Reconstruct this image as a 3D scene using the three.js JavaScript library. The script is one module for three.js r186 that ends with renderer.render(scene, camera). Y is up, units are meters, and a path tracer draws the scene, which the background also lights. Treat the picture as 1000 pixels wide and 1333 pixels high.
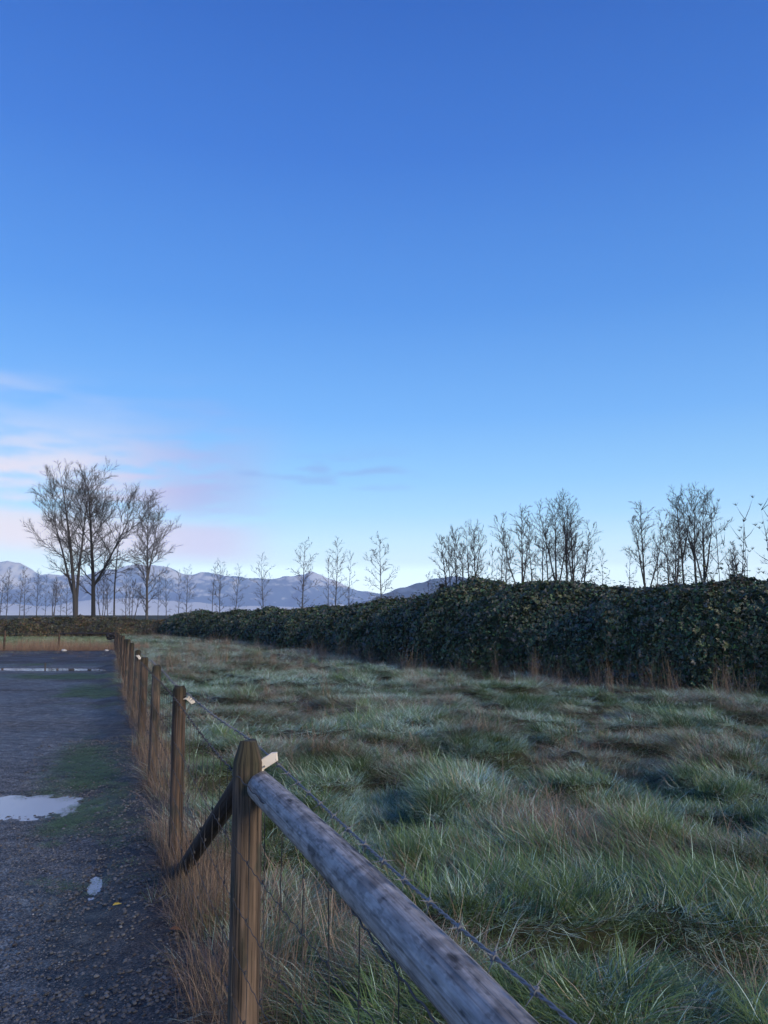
import * as THREE from 'three';
import { mergeGeometries } from 'three/addons/utils/BufferGeometryUtils.js';

/* ---------------------------------------------------------------- camera, sky, sun, exposure */
const scene = new THREE.Scene();
const camera = new THREE.PerspectiveCamera(67.4, 768 / 1024, 0.1, 20000);
camera.position.set(0, 1.65, 0);
camera.rotation.set(Math.atan(0.144), 0, 0);
const renderer = new THREE.WebGLRenderer({ antialias: true });
renderer.toneMapping = THREE.LinearToneMapping;
renderer.toneMappingExposure = 1.0;
renderer.shadowMap.enabled = true;

function hash(i, j, s) {
  let h = Math.imul(i | 0, 374761393) ^ Math.imul(j | 0, 668265263) ^ Math.imul(s | 0, 2147483647 - 58);
  h = Math.imul(h ^ (h >>> 13), 1274126177); h ^= h >>> 16;
  return (h >>> 0) / 4294967296;
}
function vnoise(x, y, s = 0, px = 0, py = 0) {                 // value noise, optionally periodic
  const i = Math.floor(x), j = Math.floor(y), f = x - i, g = y - j;
  const u = f * f * (3 - 2 * f), v = g * g * (3 - 2 * g);
  const w = (a, p) => (p ? ((a % p) + p) % p : a);
  const a = hash(w(i, px), w(j, py), s), b = hash(w(i + 1, px), w(j, py), s), c = hash(w(i, px), w(j + 1, py), s), d = hash(w(i + 1, px), w(j + 1, py), s);
  return a + (b - a) * u + (c - a) * v + (a - b - c + d) * u * v;
}
function fbm(x, y, oct = 4, s = 0, px = 0, py = 0) {
  let t = 0, a = 0.5, n = 0;
  for (let k = 0; k < oct; k++) { t += a * vnoise(x, y, s + k * 17, px, py); n += a; x *= 2; y *= 2; px *= 2; py *= 2; a *= 0.5; }
  return t / n;
}
function rng(seed) { let a = seed >>> 0; return () => { a = (a + 0x6d2b79f5) | 0; let t = Math.imul(a ^ (a >>> 15), 1 | a); t = (t + Math.imul(t ^ (t >>> 7), 61 | t)) ^ t; return ((t ^ (t >>> 14)) >>> 0) / 4294967296; }; }
const lerp = (a, b, t) => a + (b - a) * t, clamp = (x, a = 0, b = 1) => Math.min(b, Math.max(a, x));
const sstep = (a, b, x) => { const t = clamp((x - a) / (b - a)); return t * t * (3 - 2 * t); };
const toLin = (c) => { c /= 255; return c <= 0.04045 ? c / 12.92 : Math.pow((c + 0.055) / 1.055, 2.4); };

const HAZE = 0.00013, AIR = [0.27, 0.345, 0.48];
{ // clear winter morning sky with thin pink cirrus low over the mountains
  const W = 2048, Hh = 1024, data = new Float32Array(W * Hh * 4);
  const stops = [[-90, 150, 165, 185], [-1, 215, 232, 244], [1.5, 224, 242, 248], [4, 211, 238, 252], [6, 194, 231, 252], [8, 168, 217, 252], [10.5, 147, 204, 251], [15, 121, 183, 249], [23, 93, 154, 233], [33, 71, 126, 213], [42, 58, 108, 194], [60, 51, 97, 182], [90, 48, 92, 175]].map((s) => [s[0], toLin(s[1]), toLin(s[2]), toLin(s[3])]);
  for (let j = 0; j < Hh; j++) {
    const el = ((j + 0.5) / Hh) * 180 - 90;
    let k = 0; while (k < stops.length - 2 && el > stops[k + 1][0]) k++;
    const t = clamp((el - stops[k][0]) / (stops[k + 1][0] - stops[k][0])), st = t;
    for (let i = 0; i < W; i++) {
      const th = ((i + 0.5) / W - 0.5) * 2 * Math.PI, dx = Math.cos(th), dz = Math.sin(th);
      const az = (Math.atan2(dx, -dz) * 180) / Math.PI;
      const side = 1 + 0.10 * Math.cos(((az + 70) * Math.PI) / 180) * sstep(0, 12, el);
      const c = [1, 2, 3].map((n) => lerp(stops[k][n], stops[k + 1][n], st) * side);
      if (el > 0 && el < 40) {                                   // cirrus, stretched along the horizon
        const seam = Math.abs(az) > 170 ? (180 - Math.abs(az)) / 10 : 1, tilt = el - (az + 20) * 0.03;
        const west = clamp(sstep(-5, -17, az)) * sstep(-175, -120, az);
        const wisp = fbm(az * 0.16 + 40, tilt * 1.1, 5, 5), fine = fbm(az * 0.5 + 9, tilt * 3.2, 4, 77);
        const patchA = sstep(0.30, 0.62, wisp * 0.72 + fine * 0.30) * west * Math.exp(-(((el - 9.9) / 3.4) ** 2));
        const high = sstep(0.5, 0.85, fbm(az * 0.1 + 3, tilt * 0.8 + 8, 4, 31)) * west * Math.exp(-(((el - 14.6) / 1.9) ** 2)) * 0.5;
        const low = sstep(0.15, 0.5, fbm(az * 0.09 + 17, el * 0.8, 4, 91)) * Math.exp(-(((el - 6.0 + (az + 20) * 0.035) / 1.35) ** 4)) * sstep(-7, -13, az) * sstep(-178, -120, az) * 0.9;
        const streak = sstep(0.50, 0.66, fbm(az * 0.2 + 70, tilt * 1.6, 4, 55)) * Math.exp(-(((el - 11) / 1.3) ** 2)) * sstep(4, 0, az) * sstep(-14, -9, az) * 0.26;
        const bright = sstep(-12, -24, az);                       // lit white towards the left, thinner and mauve towards the middle
        const mix = (col, a) => { for (let n = 0; n < 3; n++) c[n] = lerp(c[n], col[n], clamp(a) * seam); };
        mix([lerp(0.44, 0.80, bright), lerp(0.46, 0.77, bright), lerp(0.77, 0.88, bright)], patchA * 0.95 + high);
        mix([lerp(0.62, 0.80, bright), lerp(0.63, 0.76, bright), 0.84], low);
        mix([0.26, 0.37, 0.72], streak * 1.6);
      }
      // the haze in front of the sky takes some of its light and adds its own: what lies behind it is that much brighter
      if (el > 0) { const T = Math.exp(-HAZE * Math.min(11000, 740 / Math.sin((el * Math.PI) / 180))); for (let n = 0; n < 3; n++) c[n] = Math.max(0, c[n] - (1 - T) * AIR[n] * lerp(0.5, 1, sstep(0, 22, el))) / T; }
      data.set([c[0], c[1], c[2], 1], (j * W + i) * 4);
    }
  }
  const tex = new THREE.DataTexture(data, W, Hh, THREE.RGBAFormat, THREE.FloatType);
  tex.mapping = THREE.EquirectangularReflectionMapping; tex.magFilter = THREE.LinearFilter; tex.minFilter = THREE.LinearFilter; tex.needsUpdate = true;
  scene.background = tex; scene.environment = tex;
}
const sun = new THREE.DirectionalLight(new THREE.Color().setRGB(1.0, 0.86, 0.66), 3.7);   // low, veiled sun behind the photographer's right shoulder
sun.position.set(77, 42, 64); sun.target.position.set(0, 0, 0); sun.castShadow = true; sun.shadow.radius = 42;
Object.assign(sun.shadow.camera, { left: -60, right: 60, top: 60, bottom: -60, near: 1, far: 400 }); sun.shadow.mapSize.set(2048, 2048);
scene.add(sun, sun.target);
scene.fog = new THREE.FogExp2(0xdfe8f4, HAZE);

/* ---------------------------------------------------------------- helpers */
const used = {};
const numbered = (n) => { used[n] = (used[n] ?? -1) + 1; return used[n] ? n + '_' + String(used[n]).padStart(3, '0') : n; };
const shadow = (o) => { o.traverse((m) => { if (m.isMesh) { m.castShadow = true; m.receiveShadow = true; } }); return o; };
function group(name, label, category, [x, y, z] = [0, 0, 0], grp) {
  const o = new THREE.Group(); o.name = numbered(name); o.position.set(x, y, z); o.userData = { label, category };
  if (grp) o.userData.group = grp;
  scene.add(o); return o;
}
function part(name, geo, mat, parent, kind) { const m = new THREE.Mesh(geo, mat); m.name = name; m.castShadow = m.receiveShadow = true; if (kind) m.userData.kind = kind; parent.add(m); return m; }
function top(name, geo, mat, userData) { const m = new THREE.Mesh(geo, mat); m.name = numbered(name); m.castShadow = m.receiveShadow = true; m.userData = userData; scene.add(m); return m; }
const L = (r, g, b) => new THREE.Color().setRGB(r, g, b);
class Soup {                                                       // triangles with a colour each
  constructor(uv = false) { this.p = []; this.c = []; this.uv = uv ? [] : null; }
  tri(a, b, c, col) { this.p.push(a[0], a[1], a[2], b[0], b[1], b[2], c[0], c[1], c[2]); if (col) for (let k = 0; k < 3; k++) this.c.push(col[0], col[1], col[2]); }
  quad(a, b, c, d, col) { this.tri(a, b, c, col); this.tri(a, c, d, col); }
  geo() { const g = new THREE.BufferGeometry(); g.setAttribute('position', new THREE.Float32BufferAttribute(this.p, 3)); if (this.c.length) g.setAttribute('color', new THREE.Float32BufferAttribute(this.c, 3)); g.computeVertexNormals(); return g; }
}
function gridGeo(us, vs, fn, colFn) {                              // heightfield over two lists of coordinates; fn -> [x, y, z, u, v]
  const nu = us.length, nv = vs.length, pos = new Float32Array(nu * nv * 3), uv = new Float32Array(nu * nv * 2), col = colFn ? new Float32Array(nu * nv * 3) : null, idx = [];
  for (let j = 0; j < nv; j++) for (let i = 0; i < nu; i++) {
    const k = j * nu + i, q = fn(us[i], vs[j]); pos.set(q.slice(0, 3), k * 3); uv.set([q[3], q[4]], k * 2);
    if (col) col.set(colFn(q[0], q[1], q[2], us[i], vs[j]), k * 3);
    if (i < nu - 1 && j < nv - 1) idx.push(k, k + nu, k + 1, k + 1, k + nu, k + nu + 1);
  }
  const g = new THREE.BufferGeometry(); g.setAttribute('position', new THREE.BufferAttribute(pos, 3)); g.setAttribute('uv', new THREE.BufferAttribute(uv, 2));
  if (col) g.setAttribute('color', new THREE.BufferAttribute(col, 3));
  g.setIndex(idx); g.computeVertexNormals();
  const n = g.attributes.normal; let up = 0; for (let i = 0; i < n.count; i += 7) up += n.getY(i);
  if (up < 0) { for (let i = 0; i < idx.length; i += 3) { const t = idx[i]; idx[i] = idx[i + 1]; idx[i + 1] = t; } g.setIndex(idx); g.computeVertexNormals(); }
  return g;
}
function texture(w, h, fn, srgb = true, rep = [1, 1]) {
  const d = new Uint8Array(w * h * 4);
  for (let j = 0; j < h; j++) for (let i = 0; i < w; i++) { const c = fn(i / w, j / h, i, j); d.set([clamp(c[0], 0, 1) * 255, clamp(c[1], 0, 1) * 255, clamp(c[2], 0, 1) * 255, 255], (j * w + i) * 4); }
  const t = new THREE.DataTexture(d, w, h); t.wrapS = t.wrapT = THREE.RepeatWrapping; t.magFilter = THREE.LinearFilter; t.minFilter = THREE.LinearMipmapLinearFilter; t.repeat.set(...rep);
  if (srgb) t.colorSpace = THREE.SRGBColorSpace; t.needsUpdate = true; return t;
}
const grey = (v) => [v, v, v];
const steps = (list) => { const r = []; for (const [a, b, s] of list) for (let x = a; x < b - 1e-6; x += s) r.push(x); r.push(list[list.length - 1][1]); return r; };
function tube(pts, rad, seg, sides, closed = false) { return new THREE.TubeGeometry(new THREE.CatmullRomCurve3(pts, closed, 'centripetal'), seg, rad, sides, closed); }
const V = (x, y, z) => new THREE.Vector3(x, y, -z);                // z here is metres ahead of the camera
const bare = (g) => { g = g.index ? g.toNonIndexed() : g; for (const k of Object.keys(g.attributes)) if (!['position', 'normal', 'uv'].includes(k)) g.deleteAttribute(k); return g; };
const join = (list) => mergeGeometries(list.map(bare));

/* ---------------------------------------------------------------- terrain */
const SL = 0.358;
const fenceX = (z) => (z > 2.94 ? -0.496 - SL * (z - 2.94) : -0.496 + 0.42 * (2.94 - z));
const rise = (z) => 4.2 * sstep(110, 260, z);
const mound = (x, z) => 0.14 * (fbm(x * 0.6 + 11, z * 0.6, 2, 3) - 0.5) + 0.18 * sstep(0.40, 0.66, fbm(x * 1.55, z * 1.55, 2, 9)) + 0.05 * (vnoise(x * 4.2, z * 4.2, 13) - 0.5) - 0.05;
function meadowY(x, z) { const d = x - fenceX(z); return mound(x, z) * sstep(-0.1, 0.9, d) + rise(z); }
const puddles = [{ x: -3.3, z: 7.4, a: 0.85, b: 0.62, rot: 0.12 }, { x: -1.83, z: 5.18, a: 0.066, b: 0.27, rot: 0.28 }, { x: -12.9, z: 28.2, a: 4.6, b: 0.62, rot: -0.06 }, { x: -9.9, z: 27.5, a: 2.0, b: 0.3, rot: 0.03 }];
function roadY(x, z) {
  let y = 0.012 * (fbm(x * 0.9, z * 0.9, 3, 21) - 0.5) + 0.014 * (fbm(x * 5, z * 5, 3, 22) - 0.5) + 0.020 * (fbm(x * 11, z * 11, 3, 23) - 0.5);
  const d = fenceX(z) - x; y += 0.05 * sstep(0.8, 0.2, d);
  for (const p of puddles) {
    const c = Math.cos(p.rot), s = Math.sin(p.rot), u = ((x - p.x) * c + (z - p.z) * s) / p.a, v = (-(x - p.x) * s + (z - p.z) * c) / p.b;
    const r = u * u + v * v; if (r < 6) y -= 0.045 * Math.exp(-r * 0.75);
  }
  if (z > 31) y += 0.1 * sstep(31, 35, z) * (0.6 + 0.5 * fbm(x * 0.6, z * 0.6, 3, 25));
  return y;
}
const mossAmount = (x, z) => {                                     // moss grows in patches of its own on the verge
  const d = fenceX(z) - x, n = fbm(x * 1.3, z * 0.9, 4, 41);
  const a = Math.exp(-(((d - 0.72) / 0.3) ** 2)) * Math.exp(-(((z - 8.2) / 2.2) ** 2)) * 0.95;
  const b = Math.exp(-(((d - 0.9) / 0.55) ** 2)) * Math.exp(-(((z - 18.2) / 1.9) ** 2)) * 1.15;
  const c = Math.exp(-(((d - 1.6) / 1.5) ** 2)) * Math.exp(-(((z - 24.4) / 1.0) ** 2)) * 1.3;
  const e = Math.exp(-(((d - 5) / 3.5) ** 2)) * Math.exp(-(((z - 31) / 0.6) ** 2)) * 0.7;
  return clamp((a + b + c + e) * 2.2 * sstep(0.28, 0.56, n));
};
const verge = (x, z) => { const d = fenceX(z) - x; return sstep(0.95, 0.5, d - 0.5 * (fbm(x * 1.1, z * 0.7, 3, 44) - 0.5) - 0.02 * Math.max(0, 6 - z)); };

const speck = texture(512, 512, (u, v) => { const n = fbm(u * 64, v * 64, 3, 5, 64, 64), m = fbm(u * 6, v * 6, 3, 6, 6, 6), b = hash(Math.floor(u * 512), Math.floor(v * 512), 3); return grey(0.48 + 1.1 * (n - 0.5) + 0.45 * (m - 0.5) + (b > 0.985 ? 0.35 : 0) + 0.25 * (b - 0.5)); });
const speckBump = texture(512, 512, (u, v) => grey(0.5 + 0.9 * (fbm(u * 90, v * 90, 3, 15, 90, 90) - 0.5)), false);
const wetMap = texture(256, 256, (u, v) => grey(0.70 + 0.45 * (fbm(u * 5, v * 5, 5, 8, 5, 5) - 0.5) + 0.2 * (fbm(u * 40, v * 40, 2, 9, 40, 40) - 0.5)), false, [0.18, 0.18]);
const roadMat = new THREE.MeshPhysicalMaterial({ vertexColors: true, map: speck, bumpMap: speckBump, bumpScale: 0.006, roughness: 0.95, roughnessMap: wetMap });
{
  const ds = steps([[-0.3, 2.6, 0.035], [2.6, 8, 0.1], [8, 40, 0.8]]), zs = steps([[-12, 2.5, 0.6], [2.5, 9, 0.035], [9, 20, 0.09], [20, 44, 0.12]]);
  const g = gridGeo(ds, zs, (d, z) => { const x = fenceX(z) - d; return [x, roadY(x, z), -z, x * 1.7, z * 1.7]; }, (x, y, zz) => {
    const z = -zz, v = verge(x, z), m = mossAmount(x, z), n = fbm(x * 2.3, z * 2.3, 4, 61), n2 = fbm(x * 0.7 + 3, z * 0.5, 3, 62);
    const dirt = sstep(29.5, 33, z + 6 * (fbm(x * 0.35, z * 0.5, 4, 65) - 0.5)), rut = sstep(0.56, 0.7, fbm(x * 0.35, z * 1.6, 3, 66)) * sstep(14, 20, z);
    let c = [lerp(0.36, 0.54, n2), lerp(0.35, 0.525, n2), lerp(0.325, 0.485, n2)].map((q) => q * (0.7 + 0.6 * n));
    const soil = [0.12, 0.088, 0.066].map((q) => q * (0.5 + n)), mud = [0.19, 0.125, 0.095].map((q) => q * (0.6 + 0.8 * n)), moss = [0.22, 0.33, 0.075].map((q) => q * (0.55 + 0.9 * n));
    c = c.map((q, k) => lerp(q, soil[k], v * 0.85)); c = c.map((q, k) => lerp(q, mud[k], Math.max(dirt * 0.95, rut * 0.7)));
    return c.map((q, k) => lerp(q, moss[k], m));
  });
  top('gravel_road', g, roadMat, { kind: 'structure' });
}
// standing water lies level in the hollows of the road; its edge is where the gravel rises through it
{
  const water = new THREE.MeshPhysicalMaterial({ color: L(0.09, 0.095, 0.10), roughness: 0.05, ior: 1.33, specularIntensity: 1 });
  const iced = new THREE.MeshPhysicalMaterial({ color: L(0.42, 0.43, 0.46), roughness: 0.22, ior: 1.31 });
  const wl = ['wide shallow icy puddle on the gravel road opposite the fence', 'small bright puddle of water at the edge of the stony verge', 'long puddle stretched across the road end near the cross fence', 'short puddle beside the moss at the end of the road'];
  puddles.forEach((p, i) => {
    const s = new THREE.Shape(); const n = 40;
    for (let k = 0; k <= n; k++) { const a = (k / n) * Math.PI * 2, r = 1.35 + 0.25 * (vnoise(Math.cos(a) * 2 + i * 9, Math.sin(a) * 2, 71) - 0.5); const x = Math.cos(a) * p.a * r, y = Math.sin(a) * p.b * r; k ? s.lineTo(x, y) : s.moveTo(x, y); }
    const g = new THREE.ShapeGeometry(s, 1); g.rotateX(-Math.PI / 2); g.rotateY(p.rot);
    const m = top('puddle', g, i < 2 ? iced : water, { label: wl[i], category: 'puddle', group: 'puddles on the gravel road' }); m.position.set(p.x, roadY(p.x, p.z) + [0.0125, 0.014, 0.022, 0.02][i], -p.z);
  });
}
const soilTex = texture(256, 256, (u, v) => grey(0.55 + 0.5 * (fbm(u * 20, v * 20, 4, 81, 20, 20) - 0.5)));
{
  const ds = steps([[-0.12, 6, 0.1], [6, 20, 0.3], [20, 90, 2]]), zs = steps([[-12, 0.5, 0.6], [0.5, 10, 0.09], [10, 30, 0.2], [30, 104, 1]]);
  const g = gridGeo(ds, zs, (d, z) => { const x = fenceX(z) + d; return [x, meadowY(x, z) - 0.02 * sstep(0, 0.2, d), -z, x, z]; }, (x, y, zz) => { const n = fbm(x * 1.3, zz * 1.3, 4, 83); return [lerp(0.09, 0.20, n), lerp(0.115, 0.22, n), lerp(0.055, 0.11, n)]; });
  top('meadow', g, new THREE.MeshStandardMaterial({ vertexColors: true, map: soilTex, roughness: 1 }), { kind: 'structure' });
}
{ // one sheet of farmland that reaches the horizon
  const rs = []; for (let r = 0.5; r < 9500; r *= 1.09) rs.push(r); rs.push(9500);
  const as = []; for (let k = 0; k <= 120; k++) as.push((k / 120) * Math.PI * 2);
  const g = gridGeo(as, rs, (a, r) => { const x = Math.sin(a) * r, z = Math.cos(a) * r; return [x, rise(z) - 0.16 - (z > 260 ? 3 * sstep(270, 500, z) : 0), -z, x * 0.2, z * 0.2]; }, (x, y, z) => { const n = fbm(x * 0.04, z * 0.04, 4, 85), m = fbm(x * 0.3, z * 0.3, 3, 86); return [lerp(0.085, 0.13, n), lerp(0.10, 0.125, n), lerp(0.055, 0.07, n)].map((q) => q * (0.7 + 0.6 * m)); });
  top('ground', g, new THREE.MeshStandardMaterial({ vertexColors: true, map: soilTex, roughness: 1 }), { kind: 'structure' });
}

/* ---------------------------------------------------------------- mountains */
function profile(list) { return (x) => { let k = 0; while (k < list.length - 2 && x > list[k + 1][0]) k++; const t = clamp((x - list[k][0]) / (list[k + 1][0] - list[k][0])), s = t * t * (3 - 2 * t); return lerp(list[k][1], list[k + 1][1], lerp(t, s, 0.5)); }; }
function range(name, dist, depth, heights, x0, x1, nx, nz, rough, colour, seed) {
  const us = [], vs = []; for (let i = 0; i <= nx; i++) us.push(lerp(x0, x1, i / nx)); for (let j = 0; j <= nz; j++) vs.push(j / nz);
  const g = gridGeo(us, vs, (u, v) => {
    const ridge = heights(u / dist), s = v < 0.6 ? v / 0.6 : 1 - (v - 0.6) / 0.4 * 0.9;
    const k = 6 / depth, fold = Math.abs(fbm(u * k + 5, v * 5, 5, seed) - 0.5) * 2, spur = Math.abs(fbm(u * k * 0.9 + v * 1.7, v * 1.1, 4, seed + 3) - 0.5) * 2;
    const up = Math.pow(s, 1.15), y = ridge * (up - rough * (1 - spur) * s * (1.25 - s) + 0.16 * rough * (fold - 0.5) * s) + ridge * 0.05 * (fbm(u * k * 8, v * 3, 3, seed + 9) - 0.5) * s;
    return [u, y - 8, -(dist + (v - 0.6) * depth), u * 0.01, v * 20];
  }, (x, y, z, u, v) => colour(x, y, z, v, heights(u / dist)));
  top(name, g, new THREE.MeshStandardMaterial({ vertexColors: true, roughness: 1 }), { kind: 'structure' });
}
const f1 = (l, d) => profile(l.map(([px, py]) => [(px - 500) / 990, ((810 - py) / 990) * d]));
const snowy = f1([[-1800, 760], [-1200, 700], [-700, 690], [-350, 735], [-150, 712], [-40, 716], [0, 722], [28, 726], [60, 744], [100, 741], [150, 736], [185, 728], [215, 729], [245, 742], [275, 738], [300, 741], [330, 746], [365, 744], [395, 744], [405, 739], [430, 750], [465, 764], [500, 768], [560, 765], [640, 762], [720, 766], [780, 764], [850, 766], [1000, 768], [1400, 755], [2400, 760]], 7500);
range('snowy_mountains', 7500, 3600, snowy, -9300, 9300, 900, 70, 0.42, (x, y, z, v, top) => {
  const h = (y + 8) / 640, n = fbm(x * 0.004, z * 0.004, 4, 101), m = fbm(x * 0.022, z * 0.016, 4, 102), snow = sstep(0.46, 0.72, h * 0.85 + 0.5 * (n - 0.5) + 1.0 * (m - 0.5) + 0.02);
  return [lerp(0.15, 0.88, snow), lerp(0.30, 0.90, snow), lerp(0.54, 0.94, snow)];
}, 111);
const wooded = f1([[-400, 815], [200, 815], [440, 800], [480, 778], [500, 769], [520, 761], [545, 754], [570, 749], [590, 747], [620, 752], [660, 757], [690, 764], [720, 772], [760, 776], [800, 768], [860, 765], [1000, 770], [1500, 750], [2200, 765]], 3900);
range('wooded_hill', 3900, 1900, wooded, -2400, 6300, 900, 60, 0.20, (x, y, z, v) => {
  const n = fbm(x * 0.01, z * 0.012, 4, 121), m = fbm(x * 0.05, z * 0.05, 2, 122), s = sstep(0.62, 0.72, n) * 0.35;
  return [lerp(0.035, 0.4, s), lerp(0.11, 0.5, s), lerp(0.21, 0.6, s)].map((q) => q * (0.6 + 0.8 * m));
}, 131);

{ // valley mist lying against the foot of the mountains
  const us = steps([[-5200, 1700, 46]]), vs = []; for (let j = 0; j <= 16; j++) vs.push(j / 16);
  const g = gridGeo(us, vs, (u, v) => { const a = Math.PI * v, e = sstep(-5200, -3600, u) * sstep(1700, 300, u), h = (150 + 120 * (fbm(u * 0.0012, 3, 4, 161) - 0.5) + 40 * (fbm(u * 0.006, v * 4, 4, 163) - 0.5)) * e; return [u, h * Math.sin(a) - 10, -(5600 - 700 * Math.cos(a)), u, v]; });
  top('mist_bank', g, new THREE.MeshStandardMaterial({ color: L(0.80, 0.82, 0.85), roughness: 1 }), { kind: 'stuff', label: 'pale low mist lying against the foot of the mountains', category: 'mist' });
}

/* ---------------------------------------------------------------- bare trees */
const barkTex = texture(128, 256, (u, v) => grey(0.55 + 0.9 * (fbm(u * 24, v * 10, 4, 141, 24, 10) - 0.5)), true, [1, 1]);
const barkMats = [L(0.065, 0.060, 0.060), L(0.10, 0.095, 0.095), L(0.045, 0.042, 0.042)].map((c) => new THREE.MeshStandardMaterial({ color: c, roughness: 0.95 }));
const twigMats = [L(0.058, 0.052, 0.053), L(0.095, 0.088, 0.09), L(0.04, 0.036, 0.036)].map((c) => new THREE.MeshStandardMaterial({ color: c, roughness: 0.95 }));
function limb(out, pts, rads, sides) {
  const ring = (k) => {
    const p = pts[k], d = pts[Math.min(k + 1, pts.length - 1)].clone().sub(pts[Math.max(k - 1, 0)]).normalize();
    const a = new THREE.Vector3(d.y, -d.x, 0.31).cross(d).normalize(), b = d.clone().cross(a), r = [];
    for (let i = 0; i < sides; i++) { const t = (i / sides) * Math.PI * 2; r.push([p.x + (a.x * Math.cos(t) + b.x * Math.sin(t)) * rads[k], p.y + (a.y * Math.cos(t) + b.y * Math.sin(t)) * rads[k], p.z + (a.z * Math.cos(t) + b.z * Math.sin(t)) * rads[k]]); }
    return r;
  };
  let r0 = ring(0);
  for (let k = 1; k < pts.length; k++) {
    if (k === pts.length - 1) { const tip = pts[k].toArray(); for (let i = 0; i < sides; i++) out.tri(r0[i], r0[(i + 1) % sides], tip); break; }
    const r1 = ring(k); for (let i = 0; i < sides; i++) { const j = (i + 1) % sides; out.quad(r0[i], r0[j], r1[j], r1[i]); } r0 = r1;
  }
}
// o: height, seed, leaders [[from, angle, azimuth, length]], limbs per leader, limb angle/length, where the crown starts
function bareTree(o) {
  const R = rng(o.seed), trunk = new Soup(), crown = new Soup(), up = new THREE.Vector3(0, 1, 0);
  const spread = (d, ang, az) => { const a = Math.abs(d.y) > 0.95 ? new THREE.Vector3(1, 0, 0) : up.clone(); const s = a.cross(d).normalize(), t = s.clone().cross(d); return d.clone().multiplyScalar(Math.cos(ang)).addScaledVector(s, Math.sin(ang) * Math.cos(az)).addScaledVector(t, Math.sin(ang) * Math.sin(az)).normalize(); };
  const path = (p, d, len, n, wob, lift) => { const pts = [p.clone()]; d = d.clone(); for (let k = 0; k < n; k++) { d.x += (R() - 0.5) * wob; d.y += (R() - 0.5) * wob + lift; d.z += (R() - 0.5) * wob; d.normalize(); pts.push(pts[k].clone().addScaledVector(d, len / n)); } return pts; };
  const at = (pts, t) => { const q = t * (pts.length - 1), k = Math.min(pts.length - 2, Math.floor(q)); return [pts[k].clone().lerp(pts[k + 1], q - k), pts[k + 1].clone().sub(pts[k]).normalize()]; };
  const fine = o.fine ?? 1;
  function twigs(pts, len, n, lvl) {
    for (let i = 0; i < n; i++) {
      const t = 0.15 + 0.85 * ((i + R()) / n), [p, d] = at(pts, t), l = len * (0.55 + 0.7 * R()) * (1.15 - 0.45 * t), dir = spread(d, 0.42 + 0.45 * R(), R() * 6.283); dir.y += 0.10; dir.normalize();
      if (lvl === 0) { const q = path(p, dir, l, 1, 0.2, 0.05); limb(crown, q, [o.tw ?? 0.011, 0.001], 3); continue; }
      const q = path(p, dir, l, 2, 0.16, o.lift * 0.7); limb(crown, q, [(o.tw ?? 0.011) * 1.9, (o.tw ?? 0.011) * 1.3, 0.003], 3);
      twigs(q, l * 0.6, Math.round(6 * fine), 0);
    }
  }
  let stem = null;
  for (const [from, ang, az, lf, start = o.start] of o.leaders) {
    const base = stem ? at(stem, from)[0] : new THREE.Vector3(0, -0.3, 0);
    const d0 = spread(up, ang, az), len = o.height * lf, n = 9, pts = path(base, d0, len, n, o.wob ?? 0.09, o.straight ?? 0.06);
    const r0 = o.rad * 0.82 * (from > 0.1 ? 0.55 : from ? 0.8 : 1), rads = pts.map((_, k) => Math.max(0.02, r0 * Math.pow(1 - k / n, 0.85) + (k === 0 && !from ? r0 * 0.25 : 0)));
    limb(trunk, pts, rads, 8); stem = stem ?? pts;
    const N = Math.round(o.limbs * lf);
    for (let i = 0; i < N; i++) {
      const t = start + (1 - start) * ((i + 0.3 + 0.6 * R()) / N), [p, d] = at(pts, Math.min(0.985, t)), h = (t - start) / (1 - start);
      const shape = o.shape === 'cone' ? 1.05 - 0.85 * h : o.shape === 'vase' ? 0.75 + 0.5 * h - 0.75 * h * h : Math.sin(Math.PI * (0.22 + 0.68 * h)) * 1.02;
      const l = o.height * o.reach * shape * (0.7 + 0.6 * R()), rr = Math.max(0.022, r0 * 0.30 * (1 - 0.75 * t) + 0.012), dir = spread(d, o.angle * (1.15 - 0.45 * h) * (0.8 + 0.4 * R()), i * 2.4 + R());
      const q = path(p, dir, l, 5, 0.15, o.lift); limb(l > o.height * 0.16 ? trunk : crown, q, q.map((_, k) => Math.max(0.012, rr * (1 - k / 5.4))), 5);
      const nb = Math.round(clamp(l * 1.5, 3, 11) * fine);
      for (let b = 0; b < nb; b++) {
        const tt = 0.18 + 0.8 * ((b + R()) / nb), [bp, bd] = at(q, tt), bl = l * (0.42 - 0.2 * tt) * (0.7 + 0.6 * R()) + 0.25, dr = spread(bd, 0.45 + 0.45 * R(), R() * 6.283); dr.y += 0.06; dr.normalize();
        const qq = path(bp, dr, bl, 3, 0.16, o.lift * 0.8); limb(crown, qq, [0.55 * rr * (1 - tt) + 0.02, 0.4 * rr * (1 - tt) + 0.016, 0.014, 0.004], 4);
        twigs(qq, bl * 0.5 + 0.15, Math.round(clamp(bl * 3.2, 3, 7) * fine), 1);
      }
      twigs(q, l * 0.22 + 0.15, Math.round(4 * fine), 1);
    }
  }
  return [trunk.geo(), crown.geo()];
}
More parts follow.
